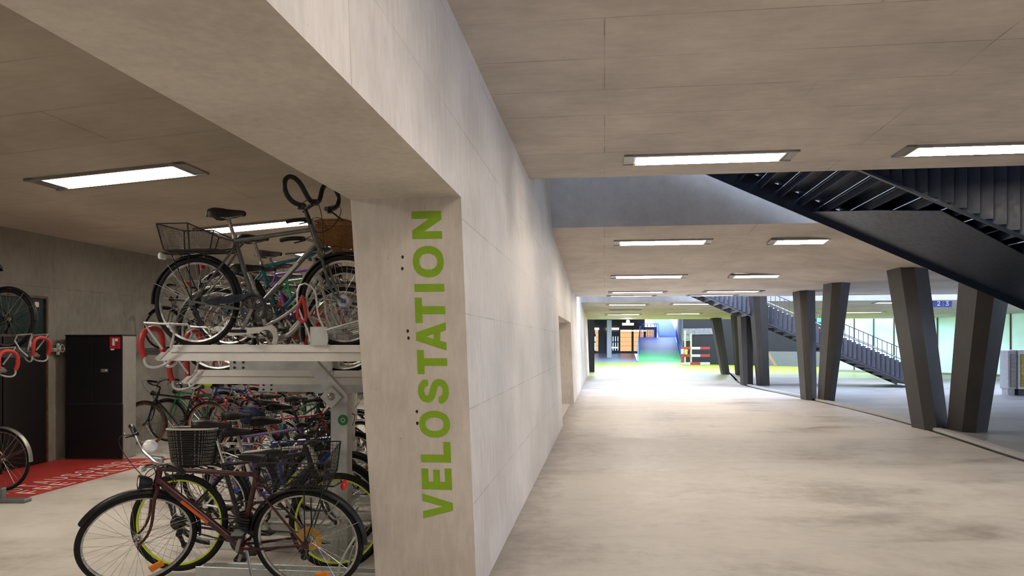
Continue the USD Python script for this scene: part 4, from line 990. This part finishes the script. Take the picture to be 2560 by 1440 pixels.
    if rear == 'mesh':
        g, e = wire_basket((-.17 + bshift, .21 + bshift), (-.20 + bshift, .26 + bshift), .13, .17, zr + .008, lambda k: zr + (.185 if k == 0 else .085), .011 if hero else .02, .0008, .0045)
        b = obj('basket', e, 'black_metal', T); obj('basket_mesh', g, 'black_metal', b, smooth=False, kind='stuff')
    if rear == 'wire':
        g, e = wire_basket((-.24 + bshift, .10 + bshift), (-.27 + bshift, .13 + bshift), .14, .17, zr + .012, lambda k: zr + .20, .024, .0016, .004)
        b = obj('basket', e, 'black_metal', T); obj('basket_mesh', g, 'black_metal', b, smooth=False, kind='stuff')
    if rear == 'woven':
        s, rb, rim_, bt = woven_basket(.10, zr + .012, .165, .13, .25)
        b = obj('basket', s, 'wicker_black', T); obj('basket_ribs', rb, 'wicker_pale', b, kind='stuff'); obj('basket_rim', rim_, 'wicker_pale', b); obj('basket_bottom', bt, 'wicker_black', b)
    if front in ('wire', 'woven'):
        c = sp(ST + nn * .20 + V(0, 0, -.05)); 
        if front == 'wire':
            g, e = wire_basket((-.11, .11), (-.14, .14), .13, .17, -.12, lambda k: .10, .026, .0016, .004)
            rq = Q
            b = obj('front_basket', MB().add(e.get()[0] @ rq.T + c, e.get()[1]), 'black_metal', T); q = g.get(); obj('basket_mesh', (q[0] @ rq.T + c, q[1]), 'black_metal', b, smooth=False, kind='stuff')
        else:
            s, rb, rim_, bt = woven_basket(0, -.14, .15, .19, .24, 14, 30)
            b = obj('front_basket', MB().add(s.get()[0] @ Q.T + c, s.get()[1]), 'wicker_brown', T); obj('basket_rim', (rim_.get()[0] @ Q.T + c, rim_.get()[1]), 'wicker_brown', b); obj('basket_bottom', (bt.get()[0] @ Q.T + c, bt.get()[1]), 'wicker_brown', b)
    if head_lamp:
        hs = 1.15 if hero else 1.0
        c = cr + nn * .085 + a * (.02 if hero else .10)
        l = obj('headlight', MB().lathe([(p * hs, q * hs) for p, q in ((0, -.05), (.018, -.048), (.032, -.02), (.040, .012), (.040, .02), (.036, .022))], sp(c), Q @ nn, 18).tube([sp(cr + nn * .02), sp(c - a * .03)], .005, 6), 'black_plastic', T)
        obj('lens', MB().lathe([(p * hs, q * hs) for p, q in ((0, .024), (.02, .022), (.036, .016))], sp(c), Q @ nn, 18), 'clear_lens', l)
    if stand:
        p = BB + V(-.05, .03, -.01)
        m = MB().tube([p, p + V(-.09 if lean else -.30, .13 if lean else .04, -(r - drop - .02) * (.96 if lean else .25))], .010, 8)
        obj('kickstand', m, 'alloy_dull', T)
    if lock == 'coil':
        m = MB(); q = BB + us * .14
        m.tube([q + V(.015 * math.cos(0), 0, 0) + us * (.10 * t / 5) + .042 * (math.cos(2 * PI * t) * np.cross(us, V(0, 1, 0)) + math.sin(2 * PI * t) * V(0, 1, 0)) for t in np.linspace(0, 5, 90)], .008, 6)
        obj('coil_lock', m, 'black_plastic', T)
    if lock == 'cable':
        c0 = BB + us * .25; m = MB().ring(c0 + V(.0, -.03, .0), .12, .007, (0.3, 1, .2), 40, 6); obj('cable_lock', m, 'black_plastic', T)
    return T
# ------------------------------------------------------------------ two-tier racks
simple('tray_white', (0.74, 0.73, 0.70), 0.45, 0.1, var=0.05); simple('tray_dark', (0.20, 0.205, 0.21), 0.5, 0.6)
simple('handle_red', (0.40, 0.022, 0.018), 0.5, var=0.08); simple('green_sticker', (0.015, 0.22, 0.06), 0.5)
ROWDIR = np.array([-0.2, 1.0, 0])
def row_pt(Z, dx=0.0): return np.array([-2.24 - .2 * (Z - 5.255) + dx, Z, 0.0])
Ru = np.stack([U, D, ZZ], 1)
def tray(label, origin, R, L=1.95, mat='tray_white', holder=True, group=None):
    """upper tray: origin at the top of its open end, x along it."""
    t = thing('bicycle_tray', label, 'bicycle rack tray', origin, R, group)
    m = MB()
    for s in (-1, 1): m.box((.12 + (L - .12) / 2, s * .052, -.025), (L - .12, .008, .05))
    m.box((.12 + (L - .12) / 2, 0, -.046), (L - .12, .104, .008))
    obj('channel', m, mat, t, smooth=False)
    pts = [(0.0, -.095), (.05, -.052), (L, -.052), (L, -.113), (.02, -.113)]
    obj('beam', MB().prism(pts, (0, .045, 0), V3(1, 0, 0), V3(0, 0, 1), V3(0, -1, 0), .09), mat, t, smooth=False)
    ends = MB()
    for x in (.14, .19): ends.lathe([(0, 0), (.006, 0), (.006, .003), (0, .003)], (x, -.056, -.02), (0, -1, 0), 8)
    obj('bolt', ends, 'galvanised', t, smooth=False, kind='stuff')
    g = [(-.03, -.115, -.085), (-.05, -.125, .02), (-.045, -.10, .085), (-.04, -.05, .11), (-.04, .05, .11), (-.045, .10, .085), (-.05, .125, .02), (-.03, .115, -.085)]
    hd = obj('handle', MB().tube(bend(g, 40), .021, 10), 'handle_red', t)
    obj('handle_rod', MB().tube(bend([(-.03, -.115, -.085), (-.01, -.11, -.15), (0.05, -.08, -.155), (.12, -.05, -.11)], 14), .010, 8).tube(bend([(-.03, .115, -.085), (-.01, .11, -.15), (0.05, .08, -.155), (.12, .05, -.11)], 14), .010, 8), 'galvanised', hd)
    g = MB()
    for s in (-1, 1): g.tube([(.07, s * .062, -.03), (.0, s * .11, .10), (-.03, s * .12, .155), (.155, s * .12, .145), (.19, s * .115, .08), (.15, s * .085, -.02), (.06, s * .075, -.10)], .0085, 8)
    obj('wheel_guide', g, 'galvanised', t)
    if holder:
        wh = MB()
        for s in (-1, 1):
            wh.tube(bend([(1.160, s * .072, .02), (1.130, s * .072, .13), (1.070, s * .072, .36), (1.100, s * .072, .42), (1.160, s * .072, .41), (1.220, s * .072, .20), (1.270, s * .072, .10), (1.270, s * .072, -.02)], 22), .0075, 8)
            wh.tube([(1.270, s * .072, .10), (1.60, s * .072, .19)], .0075, 8)
        wh.bbox((1.220, -.07, .06), (.12, .008, .13), .003).bbox((1.220, .07, .06), (.12, .008, .13), .003)
        w = obj('wheel_holder', wh, 'galvanised', t)
        obj('hook', MB().tube(bend([(1.110, -.075, .34), (1.085, -.075, .28), (1.090, -.075, .17), (1.115, -.075, .16), (1.125, -.075, .25), (1.110, -.075, .33)], 20), .012, 8), 'handle_red', w)
    return t
V3 = lambda *p: np.array(p, float)

def rack_frame(label, Z, arms, sticker=False):
    o = row_pt(Z, 1.02); o[2] = 0
    t = thing('bicycle_rack', label, 'bicycle rack', o, Ru)
    obj('post', MB().bbox((0, 0, .63), (.135, .10, 1.26), .006), 'galvanised', t)
    obj('foot_plate', MB().bbox((0, 0, .008), (.22, .2, .016), .003), 'galvanised', t)
    for i, (dy, x0, zz) in enumerate(arms):
        pts = [(x0, zz - .038), (-.215, zz - .038), (.005, zz - .27), (.085, zz - .27), (.085, zz - .22), (-.16, zz + .038), (x0, zz + .038)] if dy < .4 else [(x0, zz - .038), (.3, zz - .038), (.3, zz + .038), (x0, zz + .038)]
        am = obj('arm', MB().prism(pts, (0, dy + .03, 0), V3(1, 0, 0), V3(0, 0, 1), V3(0, -1, 0), .06), 'galvanised', t, smooth=False)
        for x in (x0 + .04, x0 + .11):
            for z in (-.02, .02): obj('bolt', MB().lathe([(0, 0), (.009, 0), (.009, .006), (0, .008)], (x, dy - .03, zz + z), (0, -1, 0), 8), 'black_metal', am, smooth=False)
    obj('corner_plate', MB().bbox((-.03, -.122, 1.245), (.125, .02, .125), .006, rot_axis([0, 1, 0], PI / 4)), 'galvanised', t)
    obj('corner_bolt', MB().lathe([(0, 0), (.03, .0), (.022, .02), (.008, .03), (0, .032)], (-.03, -.131, 1.25), (0, -1, 0), 14), 'alloy', t)
    if sticker:
        obj('green_sticker', MB().lathe([(.018, 0), (.040, 0), (.040, .002), (.018, .002), (.018, 0)], (.03, -.05, 1.07), (0, -1, 0), 28), 'green_sticker', t, smooth=False)
        obj('sticker_centre', MB().lathe([(0, 0), (.010, 0), (.010, .002), (0, .002)], (.03, -.05, 1.07), (0, -1, 0), 14), 'gum_brown', t, smooth=False)
    return t
rack_frame('galvanised rack post with bent arm and diamond corner plate beside the lettered pillar', 5.55, [(-.08, -.83, 1.478), (.75, -1.0, 1.26)], True)
for Z, lab in ((7.45, 'second galvanised rack post behind the first, among the bicycles'), (9.88, 'rear galvanised rack post deep among the bicycles')):
    rack_frame(lab, Z, [(-.08, -.9, 1.50)])
HI, LO = 1.630, 1.425
UPZ = [(5.255, HI), (6.02, LO), (6.55, HI), (7.05, LO), (7.6, HI), (8.15, LO), (8.7, HI), (9.3, LO), (10.02, HI)]
TL = ['nearest white upper tray with a red handle, under the grey bicycle with the mesh basket', 'second white upper tray, a step lower than the first, with a red handle']
for i, (Z, zt) in enumerate(UPZ):
    o = row_pt(Z) - U * .29; o[2] = zt
    tray(TL[i] if i < 2 else f'white upper tray behind the first two, holding the {["", "", "teal", "white", "purple", "red", "green", "black", "silver"][i]} bicycle', o, Ru, 1.80 if i else 1.62, mat='tray_white')
def ground_channel(label, o, R, L=1.8):
    t = thing('floor_channel', label, 'bicycle rack tray', o, R)
    m = MB()
    for s in (-1, 1): m.bbox((L / 2, s * .055, .035), (L, .012, .07), .003)
    m.box((L / 2, 0, .008), (L, .10, .016)); obj('channel', m, 'galvanised', t, smooth=False)
    obj('wheel_hoop', MB().tube(bend([(1.15, -.06, .02), (1.16, -.06, .30), (1.2, 0, .36), (1.16, .06, .30), (1.15, .06, .02)], 20), .009, 8), 'galvanised', t)
LOZ = [5.27, 5.95, 6.50, 7.05, 7.83, 8.4, 8.97, 9.54, 10.25, 10.8]
for i, Z in enumerate(LOZ):
    o = row_pt(Z, -.02 if i else .02)
    ground_channel('galvanised floor channel under the ' + ['yellow-rimmed black', 'white', 'blue', 'purple', 'second black', 'red', 'silver', 'teal', 'green', 'last brown'][i] + ' bicycle of the lower row', o + V3(-.1, .055, 0) * 0, Ru)

# ------------------------------------------------------------------ the bicycles of the rack along the lettered wall
gu = 'bicycles on the upper deck along the wall'; gl = 'bicycles on the floor along the wall'
yR = math.atan2(U[1], U[0])
bicycle('grey bicycle with black looped bars and a rear mesh basket on the nearest tray', -2.237, 5.255, 1.612, -0.1243, r=.320, rz=.03, wb=1.088, cs=.446, drop=.053, sa=72.2, sl=.538, ha=69.7, hl=.165, fl=.42, stem=.115, twist=-.25, rise=.145,
        frame='frame_grey', bar='butterfly', rear='mesh', decal='decal_pale', chaincase='frame_navy', hero=True, tw=.04, dynamo=True, stand=False, head_lamp=False, group=gu, crank=-2.0, seed=1)
bicycle('black bicycle with neon yellow rims and a woven rear basket behind the wine-red one', -2.369, 5.258, 0.022, .026, -.041, r=.345, wb=1.118, cs=.451, drop=.058, sa=73.0, sl=.513, ha=70.5, hl=.163, fl=.401, stem=.04, rise=.235,
        frame='frame_black', rim='neon_rim', rear='woven', hero=True, guards=None, fork_susp=False, group=gl, seed=2, tw=.046, stand=False, head_lamp=False, decal='decal_pale', front=None)
bicycle('wine-red bicycle with a white bell and orange lettering, leaning in front of the racks', -1.30, 4.841, 0.028, 3.075, -.264, .628, r=.36, wb=1.127, cs=.454, drop=.048, sa=72.3, sl=.561, ha=71.4, hl=.142, fl=.424, stem=.05, rise=.07,
        frame='frame_wine', bar='flat', hero=True, decal='decal_orange', bell='f', disc='disc_amber', rear='wire', lock='coil', wheel_reflector=(4.45,), seed=3, tw=.038, guards='black_plastic', crank=-1.2, twist=.38, bshift=.06)
def up(i, label, **k):
    Z, zt = UPZ[i]; p = row_pt(Z); bicycle(label, p[0], p[1], zt - .026, yR, group=gu, seed=i, stand=False, **k)
up(1, 'silver step-through bicycle with a pale chain guard on the second, lower upper tray', style='step', frame='frame_silver', chaincase='white_gloss', bar='swept', r=.345, guards='alloy_dull', sl=.46, rise=.10)
up(2, 'teal bicycle with a brown woven front basket on the third upper tray', frame='frame_teal', front='woven', r=.34, sl=.48, rise=.20, bar='swept', stem=.12)
up(3, 'white bicycle with chrome guards on the fourth upper tray', frame='frame_white', guards='alloy_dull', r=.345, style='mixte', bar='flat', tyre='tan_rubber')
up(4, 'purple mountain bicycle on the fifth upper tray', frame='frame_purple', r=.33, tw=.05, guards=None, rack=False, fork_susp=True, rise=.16)
up(5, 'red bicycle with white guards on the sixth upper tray', frame='frame_red', guards='white_gloss', r=.345, style='mixte')
up(6, 'green bicycle with swept bars on the seventh upper tray', frame='frame_green', bar='swept', r=.345)
up(7, 'plain black bicycle on the eighth upper tray', frame='frame_black', r=.345, bar='swept')
up(8, 'silver bicycle on the last upper tray', frame='frame_silver', r=.345, guards='black_plastic')
def lo(i, label, **k):
    p = row_pt(LOZ[i], [0, -.05, .10, -.22, .06, -.12, .14, -.2, .05, -.1][i]); bicycle(label, p[0], p[1], .018, yR + k.pop('dyaw', [0, .02, -.04, .05, -.03, .04, 0, -.05, .03, 0][i]), [0, .03, -.04, .05, -.05, .02, -.03, .04, 0, .02][i], [0, .1, -.3, .25, -.1, .35, -.2, .1, .3, 0][i], group=gl, seed=i, stand=False, **k)
lo(1, 'white bicycle with neon bands and a black wire front basket, beside the rack post', frame='frame_white', r=.34, front='wire', guards='black_plastic', decal='neon_rim', rise=.12, bar='flat', fork_susp=True)
lo(2, 'blue bicycle with black saddle in the floor row behind the white one', frame='frame_blue', r=.34, style='diamond', rise=.14, guards='black_plastic')
lo(3, 'purple mountain bicycle in the floor row with flat bars', frame='frame_purple', r=.33, tw=.05, guards=None, rack=False, fork_susp=True, rise=.15, stem=.15, hl=.17)
lo(4, 'second black bicycle in the floor row with a wire rear basket', frame='frame_black', r=.345, rear='wire', bar='swept', style='step')
lo(5, 'red bicycle with gum-brown tyres in the floor row', frame='frame_red', r=.345, tyre='gum_brown', saddle='leather_black')
lo(6, 'silver step-through bicycle in the floor row with pale guards', frame='frame_silver', r=.345, style='step', guards='alloy_dull', bar='swept')
lo(7, 'teal mixte bicycle in the floor row with orange spoke reflectors', frame='frame_teal', r=.345, style='mixte', wheel_reflector=True)
lo(8, 'green bicycle in the floor row with a brown saddle', frame='frame_green', r=.345, saddle='gum_brown')
lo(9, 'brown bicycle at the end of the floor row', frame='frame_brown', r=.345, bar='swept')

# things lying on the bicycles
bg = thing('bag', 'dark blue cloth bag in the wire basket of a floor-row bicycle', 'bag', tuple(row_pt(7.83, .06) - U * .07 + ZZ * .865))
m = trimesh.creation.icosphere(3, 1.0); v = np.array(m.vertices); v = v * (1 + .12 * (meshkit.fbm(v * 1.7, 3, 4)[:, None] - .5)) * np.array([.15, .11, .10]); v[:, 2] = np.where(v[:, 2] < 0, v[:, 2] * .9, v[:, 2])
obj('cloth', (v, np.array(m.faces)), 'bag_blue', bg, smooth=True); obj('strap', MB().tube(bend([(-.10, 0, .07), (-.06, .0, .17), (.05, .02, .15), (.10, 0, .07)], 14), .012, 6), 'black_plastic', bg)

# ------------------------------------------------------------------ the rack beyond the locker
gf = 'bicycles beyond the locker'
def far_pt(Z): return np.array([-4.70 + .12 * (Z - 11.6), Z, 0.0])
yF = math.atan2(-U[1], -U[0]) + 2 * PI
RF = np.stack([-U, -D, ZZ], 1)
FZ = [11.5, 12.1, 12.7, 13.3, 13.9, 14.5, 15.1]
FL = [('black roadster with gum-brown tyres beside the locker', dict(frame='frame_black', tyre='gum_brown', bar='swept', r=.35)),
      ('green bicycle with dark tyres, second beyond the locker', dict(frame='frame_green', r=.345, bar='flat')),
      ('red bicycle with brown-walled tyres, third beyond the locker', dict(frame='frame_red', r=.345, tyre='gum_brown', style='mixte')),
      ('blue bicycle with red guards, fourth beyond the locker', dict(frame='frame_blue', r=.345, guards='frame_red')),
      ('silver mixte bicycle, fifth beyond the locker', dict(frame='frame_silver', r=.345, style='mixte')),
      ('red racing bicycle, sixth beyond the locker', dict(frame='frame_red', r=.34, guards=None, rack=False)),
      ('white bicycle, last beyond the locker', dict(frame='frame_white', r=.345))]
for i, (Z, (lab, k)) in enumerate(zip(FZ, FL)):
    p = far_pt(Z); bicycle(lab, p[0], p[1], .006, yF, group=gf, seed=i, head_lamp=True, **k)
FU = [(12.0, 1.55), (13.1, 1.40), (14.2, 1.55)]
for i, (Z, zt) in enumerate(FU):
    p = far_pt(Z); tray('dark upper tray beyond the locker, ' + ['front', 'middle', 'rear'][i] + ' one of three', p + U * .3 + V3(0, 0, zt), RF, 1.75, 'tray_dark', holder=False)
    bicycle(['grey bicycle with high bars on the front tray beyond the locker', 'pale bicycle on the middle tray beyond the locker', 'black bicycle on the rear tray beyond the locker'][i], p[0], p[1], zt - .026, yF,
            frame=['frame_grey', 'frame_silver', 'frame_black'][i], r=.345, bar='swept', group='bicycles on the upper deck beyond the locker', seed=i + 5, stand=False)
nb = thing('bag', 'neon yellow cover on a bicycle saddle beyond the locker', 'saddle cover', (-4.98, 11.95, 1.02))
m = trimesh.creation.icosphere(3, 1.0); v = np.array(m.vertices); v = v * (1 + .35 * (meshkit.fbm(v * 2.2, 3, 9)[:, None] - .5)) * np.array([.16, .10, .11])
obj('cloth', (v, np.array(m.faces)), 'neon_bag', nb, smooth=True)

# ------------------------------------------------------------------ the rack at the picture's left edge
gn = 'bicycles at the left edge'
def left_tray(label, X, Z, zt): tray(label, (X, Z, zt), RF, 0.95 if Z > 8 else 1.5, 'tray_dark', holder=False)
left_tray('dark upper tray with a red handle at the picture edge, the higher one', -5.45, 8.503, 1.585)
left_tray('dark upper tray with a red handle at the picture edge, the lower one', -5.32, 7.75, 1.44)
bicycle('bicycle with a knobbly rear tyre on the upper tray at the picture edge', -5.83, 8.55, 1.56, yF, frame='frame_black', r=.355, tw=.05, group=gn, seed=8, stand=False, rack=False)
bicycle('black bicycle on the floor at the picture edge, nearest the viewer', -5.78, 7.52, .006, yF, frame='frame_black', r=.345, tw=.045, group=gn, seed=4, guards=None, rack=False)
bicycle('bicycle with silver mudguards on the floor at the picture edge', -5.62, 8.15, .006, yF, frame='frame_red', r=.345, group=gn, seed=5, guards='alloy_dull', rack=False)
lg = thing('lock_box', 'small grey lock box hanging below the lower tray at the picture edge', 'box', (-5.42, 7.62, 1.16))
obj('body', MB().bbox((0, 0, 0), (.16, .05, .18), .01), 'tray_dark', lg); obj('label_plate', MB().bbox((.0, -.027, .0), (.1, .004, .10), .002), 'alloy_dull', lg)
fs = thing('floor_stand', 'short grey floor stand for a front wheel at the picture edge', 'stand', (-5.15, 7.62, 0))
obj('foot', MB().bbox((0, 0, .02), (.34, .12, .04), .008), 'tray_dark', fs); obj('upright', MB().bbox((-.1, 0, .09), (.05, .07, .12), .008), 'tray_dark', fs)
